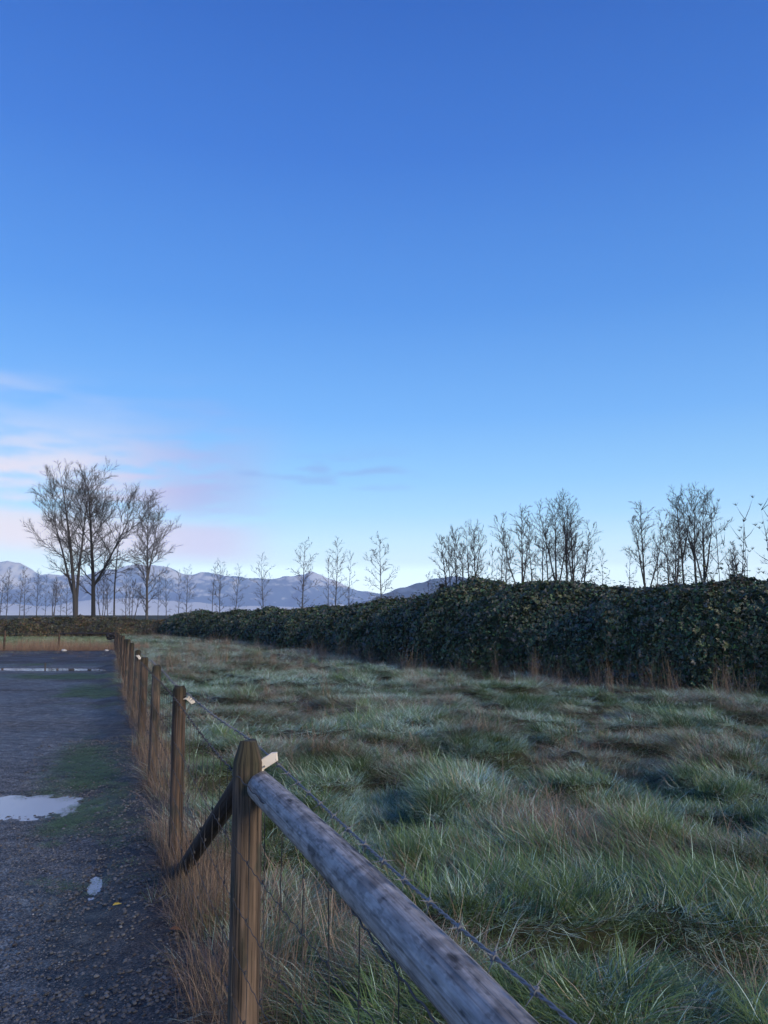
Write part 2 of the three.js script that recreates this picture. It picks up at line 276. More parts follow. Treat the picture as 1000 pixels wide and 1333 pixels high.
const kinds = {
  spreadA: bareTree({ height: 24, seed: 11, rad: 0.42, leaders: [[0, 0.10, 1.5, 0.99, 0.3], [0.02, 0.03, 0.9, 0.93, 0.36], [0.24, 0.36, 1.7, 0.66, 0.12]], limbs: 19, angle: 0.88, reach: 0.24, start: 0.3, lift: 0.075, straight: 0.035, wob: 0.1, shape: 'oval', tw: 0.012, fine: 1.0 }),
  spreadB: bareTree({ height: 24.5, seed: 23, rad: 0.44, leaders: [[0, 0.03, 0.4, 1.0, 0.22], [0.3, 0.5, 4.6, 0.56, 0.1]], limbs: 26, angle: 0.88, reach: 0.26, start: 0.22, lift: 0.075, straight: 0.035, wob: 0.07, shape: 'oval', tw: 0.012, fine: 1.0 }),
  alder: bareTree({ height: 19, seed: 31, rad: 0.28, leaders: [[0, 0.015, 1, 1.0, 0.16], [0.4, 0.12, 4.9, 0.5, 0.12]], limbs: 28, angle: 0.85, reach: 0.21, start: 0.18, lift: 0.075, straight: 0.05, wob: 0.05, shape: 'oval', tw: 0.011, fine: 1.05 }),
  slim1: bareTree({ height: 17, seed: 41, rad: 0.2, leaders: [[0, 0.01, 1, 1.0, 0.18]], limbs: 24, angle: 1.0, reach: 0.19, start: 0.18, lift: 0.03, straight: 0.04, wob: 0.05, shape: 'oval', tw: 0.014, fine: 0.8 }),
  slim2: bareTree({ height: 17, seed: 47, rad: 0.19, leaders: [[0, 0.02, 4, 1.0, 0.22]], limbs: 22, angle: 0.85, reach: 0.18, start: 0.22, lift: 0.04, straight: 0.04, wob: 0.07, shape: 'oval', tw: 0.014, fine: 0.8 }),
  pole: bareTree({ height: 14, seed: 53, rad: 0.13, leaders: [[0, 0.03, 2, 1.0, 0.3]], limbs: 15, angle: 0.85, reach: 0.13, start: 0.3, lift: 0.04, straight: 0.04, wob: 0.08, shape: 'oval', tw: 0.014, fine: 0.7 }),
  fork: bareTree({ height: 17, seed: 61, rad: 0.26, leaders: [[0, 0.12, 1.6, 0.98, 0.5], [0.3, 0.36, 4.6, 0.64, 0.25], [0.4, 0.3, 0.8, 0.5, 0.25]], limbs: 20, angle: 0.76, reach: 0.165, start: 0.46, lift: 0.075, straight: 0.05, wob: 0.13, shape: 'vase', tw: 0.012, fine: 0.85 }),
  vase: bareTree({ height: 19, seed: 71, rad: 0.3, leaders: [[0, 0.04, 1, 1.0, 0.55], [0.34, 0.28, 4.7, 0.62, 0.3], [0.4, 0.3, 1.6, 0.56, 0.3]], limbs: 19, angle: 0.74, reach: 0.16, start: 0.5, lift: 0.075, straight: 0.05, wob: 0.12, shape: 'vase', tw: 0.012, fine: 0.85 }),
  tall: bareTree({ height: 20, seed: 83, rad: 0.28, leaders: [[0, 0.06, 0.6, 1.0, 0.52], [0.55, 0.3, 1.4, 0.42, 0.15]], limbs: 25, angle: 0.76, reach: 0.16, start: 0.5, lift: 0.075, straight: 0.04, wob: 0.11, shape: 'vase', tw: 0.012, fine: 0.85 }),
  multi: bareTree({ height: 14, seed: 97, rad: 0.24, leaders: [[0, 0.2, 1.5, 0.95, 0.45], [0.01, 0.08, 4.6, 1.0, 0.5], [0.02, 0.17, 4.8, 0.85, 0.48]], limbs: 17, angle: 0.74, reach: 0.16, start: 0.45, lift: 0.075, straight: 0.04, wob: 0.14, shape: 'oval', tw: 0.012, fine: 0.85 }),
};
function plant(kind, native, px, topY, dist, label, grp, tint = 0, turn = 0, name = 'bare_tree') {
  const t = group(name, label, 'tree', [((px - 500) / 990) * dist, rise(dist) - 0.1, -dist], grp), g = kinds[kind];
  part('trunk', g[0], barkMats[tint], t); part('crown', g[1], twigMats[tint], t);
  g[1].computeBoundingBox(); const h = ((810 - topY) / 990) * dist + 1.65 - rise(dist), s = h / g[1].boundingBox.max.y; t.scale.set(s, s, s); t.rotation.y = turn; return t;
}
plant('spreadA', 24, 108, 597, 112, 'large bare tree leaning outward, tallest but one of the pair at the road end', undefined, 0, 0.1);
plant('spreadB', 24.5, 130, 590, 114, 'tallest bare tree with a straight trunk and fanned limbs beyond the cross fence', undefined, 2, 0);
plant('pole', 14, 156, 645, 118, 'thin tall bare tree squeezed between the largest pair and the oval alder', undefined, 0, 2.1);
plant('alder', 19, 197, 637, 108, 'bare alder with one straight trunk and an oval crown standing alone', undefined, 1, 0.4);
const rowL = 'slender bare tree in the thin row in front of the snowy mountains', gL = 'thin row of bare trees before the mountains';
for (const [k, n, x, y, z, t, a] of [['slim1', 17, 395, 698, 150, 1, 0.3], ['slim2', 17, 437, 697, 150, 1, 0], ['pole', 14, 457, 716, 152, 0, 1], ['slim1', 17, 497, 690, 140, 0, 2.5], ['slim2', 17, 346, 718, 155, 1, 2.2], ['slim1', 17, 290, 726, 165, 1, 4], ['pole', 14, 281, 731, 166, 1, 2], ['slim2', 17, 310, 733, 160, 1, 5], ['slim1', 17, 247, 734, 170, 1, 1.2], ['pole', 14, 236, 740, 165, 0, 4.5], ['slim2', 17, 222, 738, 168, 1, 3], ['pole', 14, 427, 722, 155, 1, 3.3], ['pole', 14, 212, 748, 150, 0, 0.4]]) plant(k, n, x, y, z, rowL, gL, t, a);
const smallL = 'small bare tree among the scrub behind the largest pair at the road end', gS = 'small bare trees at the road end';
for (const [k, n, x, y, z, t, a] of [['slim1', 17, 9, 744, 160, 0, 0], ['slim2', 17, 17, 738, 165, 1, 1], ['pole', 14, 35, 736, 158, 1, 2], ['slim1', 17, 40, 742, 165, 1, 3], ['slim2', 17, 56, 739, 168, 0, 4], ['pole', 14, 66, 748, 160, 1, 5], ['multi', 14, 77, 750, 155, 1, 1.5], ['slim1', 17, 94, 745, 165, 1, 2.4], ['multi', 14, 140, 748, 150, 1, 0.7], ['slim2', 17, 147, 742, 160, 1, 2.9], ['slim1', 17, 170, 740, 150, 1, 4.1], ['multi', 14, 178, 752, 140, 0, 3.6], ['pole', 14, 86, 756, 160, 0, 5.5], ['slim1', 17, -22, 735, 160, 0, 5.5], ['slim2', 17, -50, 742, 160, 0, 1.5]]) plant(k, n, x, y, z, smallL, gS, t, a);
const mid = 'bare tree in the clump behind the bramble hedge beside the wooded hill', gM = 'clump of bare trees beside the wooded hill';
for (const [k, n, x, y, z, t, a, l] of [['slim2', 17, 586, 690, 98, 2, 1], ['multi', 14, 592, 682, 98, 2, 0.2, 'bushy bare tree with three stems, outermost of the clump beside the wooded hill'], ['slim1', 17, 610, 676, 96, 2, 2], ['tall', 20, 618, 674, 96, 2, 3.4], ['pole', 14, 640, 706, 100, 0, 1], ['pole', 14, 651, 684, 98, 2, 2], ['slim2', 17, 656, 690, 100, 2, 4], ['fork', 17, 673, 654, 92, 2, 3.3, 'bare tree with one heavy trunk standing clear in the clump behind the hedge'], ['pole', 14, 687, 662, 95, 2, 4], ['slim1', 17, 703, 672, 94, 2, 5], ['slim2', 17, 711, 668, 97, 2, 0.6], ['vase', 19, 722, 640, 95, 2, 0.4, 'broad bare tree with forked limbs, one of the two tallest beside the wooded hill'], ['tall', 20, 733, 634, 97, 2, 1.2, 'straight tall bare tree rising highest in the clump beside the wooded hill'], ['multi', 14, 744, 690, 94, 2, 3], ['fork', 17, 748, 664, 93, 2, 0.2, 'bare tree leaning away from its clump over the hedge'], ['pole', 14, 783, 710, 105, 0, 0], ['pole', 14, 556, 742, 100, 0, 3]]) plant(k, n, x, y, z, l ?? mid, l ? undefined : gM, t, a);
const rt = 'bare tree behind the thickest part of the bramble hedge', gR = 'bare trees behind the thick end of the hedge';
for (const [k, n, x, y, z, t, a, l] of [['pole', 14, 815, 710, 100, 0, 2], ['fork', 17, 840, 650, 90, 2, 0.1, 'vase shaped bare tree with a deep fork behind the thick end of the hedge'], ['slim2', 17, 850, 700, 95, 2, 4], ['multi', 14, 868, 668, 92, 2, 1.5], ['slim1', 17, 872, 700, 94, 2, 0.5], ['tall', 20, 884, 628, 92, 2, 2.6, 'tall bare tree with a clean trunk, first of the three tallest behind the hedge end'], ['tall', 20, 904, 626, 92, 2, 5.0, 'tall bare tree with a leaning trunk in the middle of the three tallest'], ['vase', 19, 912, 628, 94, 2, 2.0, 'tall bare tree with a crowded crown, last of the three tallest'], ['pole', 14, 898, 700, 100, 0, 3], ['slim2', 17, 920, 685, 93, 2, 1.9], ['slim1', 17, 1015, 690, 90, 2, 1.9], ['multi', 14, 948, 705, 95, 0, 0.9]]) plant(k, n, x, y, z, l ?? rt, l ? undefined : gR, t, a);
{ // little dark conifer in the clump
  const s = new Soup(), R = rng(7);
  for (let i = 0; i < 900; i++) { const h = Math.pow(R(), 0.8), a = R() * 6.283, r = (1 - h) * 1.5 * (0.35 + 0.65 * R()), y = 0.4 + h * 4.6, l = 0.35 + 0.3 * R(), c = [0.02, 0.035, 0.022].map((q) => q * (0.7 + 0.8 * R())); const p = [Math.cos(a) * r, y, Math.sin(a) * r], q = [p[0] + Math.cos(a) * l, y - 0.12, p[2] + Math.sin(a) * l]; s.tri([p[0] - Math.sin(a) * 0.08, p[1], p[2] + Math.cos(a) * 0.08], q, [p[0] + Math.sin(a) * 0.08, p[1] + 0.05, p[2] - Math.cos(a) * 0.08], c); }
  const t = group('young_conifer', 'small dark conifer at the foot of the bare clump behind the hedge', 'tree', [7.0, 0, -92]);
  part('crown', s.geo(), new THREE.MeshStandardMaterial({ vertexColors: true, roughness: 0.9 }), t); part('trunk', new THREE.CylinderGeometry(0.03, 0.12, 4.6, 7).translate(0, 2.3, 0), barkMats[0], t); t.scale.setScalar(1.25);
}

/* ---------------------------------------------------------------- bramble hedges */
const leafMat = new THREE.MeshPhysicalMaterial({ vertexColors: true, roughness: 0.42, transmission: 0.18, thickness: 0, ior: 1.4 });
const caneMat = new THREE.MeshStandardMaterial({ color: L(0.10, 0.06, 0.05), roughness: 0.85 });
const coreMat = new THREE.MeshStandardMaterial({ color: L(0.10, 0.082, 0.06), roughness: 1 });
function leaflet(s, c, dir, nor, len, wid, col) {                  // folded oval leaf with a pointed tip
  const side = dir.clone().cross(nor).normalize(), P = (t, w, h) => c.clone().addScaledVector(dir, t * len).addScaledVector(side, w * wid).addScaledVector(nor, h * wid).toArray();
  const a = P(0, 0, 0), b = P(0.32, 0.5, 0.16), m = P(0.42, 0, 0), d = P(0.7, 0.36, 0.08), t = P(1, 0, -0.15), b2 = P(0.32, -0.5, 0.16), d2 = P(0.7, -0.36, 0.08);
  s.tri(a, m, b, col); s.tri(b, m, d, col); s.tri(d, m, t, col); s.tri(a, b2, m, col); s.tri(b2, d2, m, col); s.tri(d2, t, m, col);
}
function brambleSpray(seed, n, pal) {                              // short arching cane with compound leaves of three
  const R = rng(seed), s = new Soup(), out = new THREE.Vector3(0, 0, 1);
  for (let i = 0; i < n; i++) {
    const t = i / (n - 1), c = new THREE.Vector3((R() - 0.5) * 0.42, (R() - 0.5) * 0.42 + 0.04, 0.06 - 0.14 * R()), az = R() * 6.283;
    const nor = new THREE.Vector3((R() - 0.5) * 1.1, 0.55 + 0.4 * R(), 0.55 + 0.5 * R()).normalize();
    const fw = new THREE.Vector3(Math.cos(az), Math.sin(az), 0); fw.addScaledVector(nor, -fw.dot(nor)).normalize();
    const col = pal[Math.floor(R() * pal.length)].map((q) => q * (0.75 + 0.5 * R())), sd = fw.clone().cross(nor), l = 0.065 + 0.04 * R();
    leaflet(s, c, fw, nor, l, l * 0.72, col);
    for (const k of [-1, 1]) leaflet(s, c, sd.clone().multiplyScalar(k).addScaledVector(fw, 0.35).normalize(), nor.clone().addScaledVector(sd, k * -0.2).normalize(), l * 0.85, l * 0.6, col);
  }
  return s.geo();
}
const G1 = [0.095, 0.130, 0.068], G2 = [0.13, 0.16, 0.09], G3 = [0.072, 0.11, 0.075], PALE = [0.42, 0.43, 0.34], YEL = [0.50, 0.36, 0.09], BRN = [0.24, 0.13, 0.07], OLV = [0.15, 0.145, 0.06];
const sprays = [brambleSpray(1, 15, [G1, G2, G3, G1, G3, G2, OLV, G1, G3, PALE]), brambleSpray(2, 14, [G1, G2, G3, G2, G1, OLV, G1, PALE]), brambleSpray(3, 13, [G1, G3, G2, G1, G2, G3, BRN, OLV]), brambleSpray(4, 11, [G2, OLV, G1, YEL, G3, PALE, G1, G2])];
function hedge(name, label, spine, hgt, wid, o) {
  // spine: the foot of the near face; the bank of brambles rises over it and falls away behind
  const curve = new THREE.CatmullRomCurve3(spine.map(([x, z]) => new THREE.Vector3(x, 0, z)), false, 'centripetal'), len = curve.getLength(), R = rng(o.seed);
  const nAt = (u) => { const t = curve.getTangentAt(u); return new THREE.Vector3(t.z, 0, -t.x); };   // points away from the near face
  const surf = (u, v, shrink) => {                                 // v 0 foot of the near face .. 1 foot of the far face
    const p = curve.getPointAt(clamp(u)), n = nAt(clamp(u)).multiplyScalar(o.flip ?? 1), L0 = u * len, a = Math.PI * v, bulge = (fbm(L0 * 0.42 + o.seed, v * 3.2, 4, o.seed) - 0.5) * 1.5, b2 = fbm(L0 * 1.5, v * 9, 3, o.seed + 4) - 0.5;
    const H = hgt * (1 + 0.26 * (fbm(L0 * 0.2, 2, 4, o.seed + 8) - 0.5) + 0.26 * (fbm(L0 * 0.7, 5, 3, o.seed + 18) - 0.5) + (o.swell ? o.swell(u) : 0)), y = H * Math.pow(Math.sin(a), 0.78), off = wid * 0.5 * (1 - Math.cos(a) * (0.78 + 0.22 * Math.abs(Math.cos(a)))) + bulge * 1.1 * Math.sin(a) * -1 + (fbm(L0 * 0.35, 9, 3, o.seed + 41) - 0.5) * 1.6 * (1 - v);
    const q = new THREE.Vector3(p.x + n.x * (off + b2 * 0.3), y + bulge * 0.35 * Math.sin(a) + b2 * 0.3 * Math.sin(a), p.z + n.z * (off + b2 * 0.3));
    if (shrink) { const c = new THREE.Vector3(p.x + n.x * wid * 0.5, y * 0.3, p.z + n.z * wid * 0.5); q.lerp(c, shrink / Math.max(0.6, q.distanceTo(c))); }
    return q;
  };
  const th = group(name, label, 'hedge');
  const us = [], vs = []; for (let i = 0; i <= Math.ceil(len * 2.5); i++) us.push(i / Math.ceil(len * 2.5)); for (let j = 0; j <= 26; j++) vs.push(j / 26);
  part('stems', gridGeo(us, vs, (u, v) => { const q = surf(u, v, 0.24); return [q.x, Math.max(-0.2, q.y - 0.05), -q.z, u * len, v * 5]; }), coreMat, th);
  const mats = sprays.map(() => []), cols = sprays.map(() => []), m = new THREE.Matrix4(), qt = new THREE.Quaternion(), X = new THREE.Vector3(), Z = new THREE.Vector3(), Y = new THREE.Vector3();
  let placed = 0;
  while (placed < o.count) {
    const u = R(), v = o.vMin + (o.vMax - o.vMin) * R(), q = surf(u, v), dist = Math.hypot(q.x, q.z), keep = clamp((o.near / dist) ** 1.25, 0.05, 1); if (R() > keep) continue;
    placed++;
    const e = 0.004, qu = surf(Math.min(1, u + e), v).sub(surf(Math.max(0, u - e), v)), qv = surf(u, Math.min(1, v + 0.012)).sub(surf(u, Math.max(0, v - 0.012)));
    Z.set(qu.y * qv.z - qu.z * qv.y, qu.z * qv.x - qu.x * qv.z, qu.x * qv.y - qu.y * qv.x).normalize(); if (Z.y < -0.2 || (v < 0.5 && Z.dot(nAt(u).multiplyScalar(o.flip ?? 1)) > 0.3)) Z.negate();
    Z.z *= -1; Z.x += (R() - 0.5) * 0.9; Z.y += (R() - 0.3) * 0.7; Z.z += (R() - 0.5) * 0.9; Z.normalize();
    X.set(Z.z, 0, -Z.x).normalize(); Y.crossVectors(Z, X); m.makeBasis(X, Y, Z); qt.setFromRotationMatrix(m);
    const sc = (0.5 + 0.5 * R()) * (keep < 1 ? Math.min(2.6, 1 / Math.sqrt(keep) * 0.75 + 0.25) : 1), j = (R() - 0.35) * 0.34, k = R() < 0.34 ? 0 : R() < 0.5 ? 1 : R() < 0.72 ? 2 : 3;
    const mm = new THREE.Matrix4().compose(new THREE.Vector3(q.x + Z.x * j, Math.max(0.04, q.y + Z.y * j), -q.z + Z.z * j), qt.clone().multiply(new THREE.Quaternion().setFromAxisAngle(new THREE.Vector3(0, 0, 1), R() * 6.283)), new THREE.Vector3(sc, sc, sc));
    mats[k].push(mm); const b = 0.7 + 0.6 * R(), tone = fbm(u * len * 0.6, v * 4, 3, o.seed + 31); cols[k].push([b * lerp(o.tint[0], o.tint2[0], sstep(0.45, 0.65, tone)), b * lerp(o.tint[1], o.tint2[1], sstep(0.45, 0.65, tone)), b * lerp(o.tint[2], o.tint2[2], sstep(0.45, 0.65, tone))]);
  }
  sprays.forEach((g, k) => { const im = new THREE.InstancedMesh(g, leafMat, mats[k].length); mats[k].forEach((x, i) => { im.setMatrixAt(i, x); im.setColorAt(i, L(...cols[k][i])); }); im.name = 'foliage'; im.userData.kind = 'stuff'; im.castShadow = im.receiveShadow = true; th.add(im); });
  // arching canes that stand clear of the mass, a few leaves on each
  const canes = new Soup(), leaves = new Soup();
  for (let i = 0; i < o.canes; i++) {
    const u = R(), v = 0.3 + 0.24 * R(), p = surf(u, v, 0.1), q = p.clone(); if (R() > clamp(o.near / Math.hypot(p.x, p.z), 0.15, 1)) continue;
    const dir = new THREE.Vector3((R() - 0.5) * 0.9, 0.9, (R() - 0.5) * 0.9).normalize(), pts = [], l = 0.5 + 1.3 * R() * R(), n = 6;
    for (let k = 0; k <= n; k++) { pts.push(new THREE.Vector3(q.x, q.y, -q.z)); q.addScaledVector(dir, l / n); dir.y -= 0.2; dir.normalize(); }
    limb(canes, pts, pts.map((_, k) => 0.007 * (1 - k / 9)), 4);
    for (let k = 1; k <= n; k++) for (let w = 0; w < 2; w++) { const a = R() * 6.283, fw = new THREE.Vector3(Math.cos(a), -0.2 + 0.4 * R(), Math.sin(a)).normalize(), no = new THREE.Vector3((R() - 0.5), 1, (R() - 0.5)).normalize(); no.addScaledVector(fw, -no.dot(fw)).normalize(); leaflet(leaves, pts[k], fw, no, 0.08 + 0.05 * R(), 0.06 + 0.03 * R(), (R() < 0.08 ? YEL : R() < 0.4 ? G2 : G1).map((z) => z * (0.7 + 0.5 * R()))); }
  }
  if (canes.p.length) { part('arching_canes', canes.geo(), caneMat, th, 'stuff'); part('cane_leaves', leaves.geo(), leafMat, th, 'stuff'); }
  return surf;
}
const hedgeFoot = [[17.5, -6], [15.3, 1], [12.0, 9], [8.2, 15.8], [6.1, 18.4], [4.2, 22.4], [1.9, 26.2], [-1.0, 33.4], [-4.4, 43], [-13.4, 66], [-26, 90]];
hedge('bramble_hedge', 'long dense bramble hedge with dark leaves along the frosty meadow', hedgeFoot, 2.22, 5.6, { seed: 5, count: 92000, near: 24, vMin: 0.0, vMax: 0.66, canes: 700, tint: [0.62, 0.74, 0.80], tint2: [0.82, 0.90, 0.86], swell: (u) => 0.13 * sstep(0.5, 0.3, u) });
hedge('bramble_thicket', 'low dark thicket of brambles and scrub beyond the cross fence', [[-24, 91], [-40, 93], [-60, 96], [-95, 100]], 1.75, 7, { seed: 9, count: 5200, near: 60, vMin: 0.0, vMax: 0.6, canes: 0, tint: [0.85, 0.72, 0.70], tint2: [1.2, 0.85, 0.75], swell: (u) => 0.2 * Math.exp(-(((u - 0.22) / 0.16) ** 2)) });

/* ---------------------------------------------------------------- grass */
function blade(s, R, x, z, y0, az, len, wid, th0, th1, col, seg = 4, twist = 0) {
  const ca = Math.cos(az), sa = Math.sin(az); let px = x, py = y0, pz = z, pl = null;
  for (let k = 0; k <= seg; k++) {
    const t = k / seg, th = th0 + (th1 - th0) * t, w = wid * 0.5 * (t < 0.25 ? 0.75 + t : 1 - Math.pow((t - 0.25) / 0.75, 1.6) * 0.95), wa = az + Math.PI / 2 + twist * t;
    const a = [px - Math.cos(wa) * w, Math.max(py, 0.004), pz - Math.sin(wa) * w], b = [px + Math.cos(wa) * w, Math.max(py, 0.004), pz + Math.sin(wa) * w];
    if (pl) { if (k === seg) s.tri(pl[0], pl[1], [px, Math.max(py, 0.004), pz], col); else s.quad(pl[0], pl[1], b, a, col); }
    pl = [a, b]; const st = len / seg; px += Math.sin(th) * ca * st; pz += Math.sin(th) * sa * st; py += Math.cos(th) * st;
  }
}
const GR = [[0.120, 0.195, 0.050], [0.092, 0.165, 0.046], [0.150, 0.215, 0.065], [0.10, 0.178, 0.062]], FR = [[0.47, 0.63, 0.47], [0.38, 0.53, 0.37], [0.62, 0.75, 0.61]], TAN = [[0.32, 0.25, 0.17], [0.25, 0.185, 0.12], [0.42, 0.34, 0.24], [0.20, 0.15, 0.10]], RED = [[0.27, 0.195, 0.155], [0.20, 0.14, 0.11], [0.36, 0.275, 0.215]];
const pick = (R, mixes) => { let r = R(); for (const [w, list] of mixes) { if (r < w) { const c = list[Math.floor(R() * list.length)], b = 0.8 + 0.4 * R(); return c.map((q) => q * b); } r -= w; } return mixes[0][1][0]; };
function tuft(seed, n, o) {
  const R = rng(seed), s = new Soup();
  for (let i = 0; i < n; i++) {
    const r = o.rad * Math.sqrt(R()), a = R() * 6.283, x = Math.cos(a) * r, z = Math.sin(a) * r, az = o.radial ? a + (R() - 0.5) * 1.4 : (R() - 0.5) * o.fan, len = lerp(o.len[0], o.len[1], R());
    blade(s, R, x, z, -0.03, az, len, lerp(o.wid[0], o.wid[1], R()), o.th0[0] + (o.th0[1] - o.th0[0]) * R(), o.th1[0] + (o.th1[1] - o.th1[0]) * R(), pick(R, o.mix), o.seg ?? 4, (R() - 0.5) * 1.6);
  }
  return s.geo();
}
const grassMat = new THREE.MeshStandardMaterial({ vertexColors: true, roughness: 0.62 });
const dryMat = new THREE.MeshStandardMaterial({ vertexColors: true, roughness: 0.85 });
const T = {
  short: [1, 2, 3].map((k) => tuft(200 + k, 58, { rad: 0.11, fan: 6.28, len: [0.05, 0.14], wid: [0.0018, 0.0036], th0: [0.1, 0.9], th1: [0.7, 1.7], mix: [[0.74, GR], [0.15, FR], [0.11, TAN]], seg: 3 })),
  lean: [1, 2, 3].map((k) => tuft(210 + k, 56, { rad: 0.12, fan: 1.5, len: [0.08, 0.21], wid: [0.002, 0.0038], th0: [0.25, 0.9], th1: [1.2, 2.0], mix: [[0.74, GR], [0.16, FR], [0.10, TAN]], seg: 3 })),
  arch: [1, 2].map((k) => tuft(220 + k, 64, { rad: 0.08, fan: 2.6, len: [0.14, 0.31], wid: [0.0022, 0.0042], th0: [0.15, 0.8], th1: [1.1, 2.2], mix: [[0.86, GR], [0.08, FR], [0.06, TAN]], seg: 5 })),
  frost: [1, 2, 3].map((k) => tuft(230 + k, 58, { rad: 0.12, fan: 2.6, len: [0.07, 0.2], wid: [0.0018, 0.0034], th0: [0.3, 1.1], th1: [1.1, 1.9], mix: [[0.34, GR], [0.60, FR], [0.06, TAN]], seg: 3 })),
  mat: [1, 2].map((k) => tuft(240 + k, 54, { rad: 0.14, fan: 2.4, len: [0.12, 0.32], wid: [0.0014, 0.003], th0: [0.5, 1.3], th1: [1.2, 1.95], mix: [[0.24, GR], [0.20, FR], [0.56, TAN]], seg: 3 })),
  stalk: [1, 2, 3].map((k) => tuft(250 + k, 24, { rad: 0.1, fan: 6.28, len: [0.3, 0.75], wid: [0.0015, 0.003], th0: [0, 0.3], th1: [0.05, 1.1], mix: [[0.5, TAN], [0.5, RED]], seg: 4 })),
  wisp: [1, 2].map((k) => tuft(260 + k, 36, { rad: 0.14, fan: 6.28, len: [0.2, 0.5], wid: [0.0012, 0.0026], th0: [0.2, 1.0], th1: [0.9, 2.3], mix: [[0.42, TAN], [0.58, RED]], seg: 4 })),
};
class Field {
  constructor() { this.lists = new Map(); }
  add(g, x, y, z, s, turn, tiltX, col, sy = s) {
    if (!this.lists.has(g)) this.lists.set(g, []);
    this.lists.get(g).push([new THREE.Matrix4().compose(new THREE.Vector3(x, y, -z), new THREE.Quaternion().setFromEuler(new THREE.Euler(tiltX[0], turn, tiltX[1], 'YXZ')), new THREE.Vector3(s, sy, s)), col]);
  }
  build(name, mat, label, category, baked = 0) {                  // tufts nearer than `baked` become one mesh, the others are instances
    const near = []; let verts = 0;
    for (const [g, list] of this.lists) {
      const rest = list.filter((e) => { const z = -e[0].elements[14]; if (z < baked) { near.push([g, e]); verts += g.attributes.position.count; return false; } return true; });
      const im = new THREE.InstancedMesh(g, mat, rest.length); rest.forEach(([m, c], i) => { im.setMatrixAt(i, m); im.setColorAt(i, L(...c)); }); im.name = numbered(name); im.userData = { kind: 'stuff', label, category }; im.castShadow = im.receiveShadow = true; scene.add(im);
    }
    if (!verts) return;
    const P = new Float32Array(verts * 3), C = new Float32Array(verts * 3); let o = 0;
    for (const [g, [m, c]] of near) {
      const p = g.attributes.position.array, k = g.attributes.color.array, e = m.elements;
      for (let i = 0; i < p.length; i += 3) { const x = p[i], y = p[i + 1], z = p[i + 2]; P[o] = e[0] * x + e[4] * y + e[8] * z + e[12]; P[o + 1] = e[1] * x + e[5] * y + e[9] * z + e[13]; P[o + 2] = e[2] * x + e[6] * y + e[10] * z + e[14]; C[o] = k[i] * c[0]; C[o + 1] = k[i + 1] * c[1]; C[o + 2] = k[i + 2] * c[2]; o += 3; }
    }
    const G = new THREE.BufferGeometry(); G.setAttribute('position', new THREE.BufferAttribute(P, 3)); G.setAttribute('color', new THREE.BufferAttribute(C, 3));
    top(name, G, mat, { kind: 'stuff', label, category });
  }
}
const hedgeX = (() => { const pts = hedgeFoot.slice().sort((a, b) => a[1] - b[1]); return (z) => { let k = 0; while (k < pts.length - 2 && z > pts[k + 1][1]) k++; return lerp(pts[k][0], pts[k + 1][0], (z - pts[k][1]) / (pts[k + 1][1] - pts[k][1])); }; })();
const nGrass = { total: 0 };
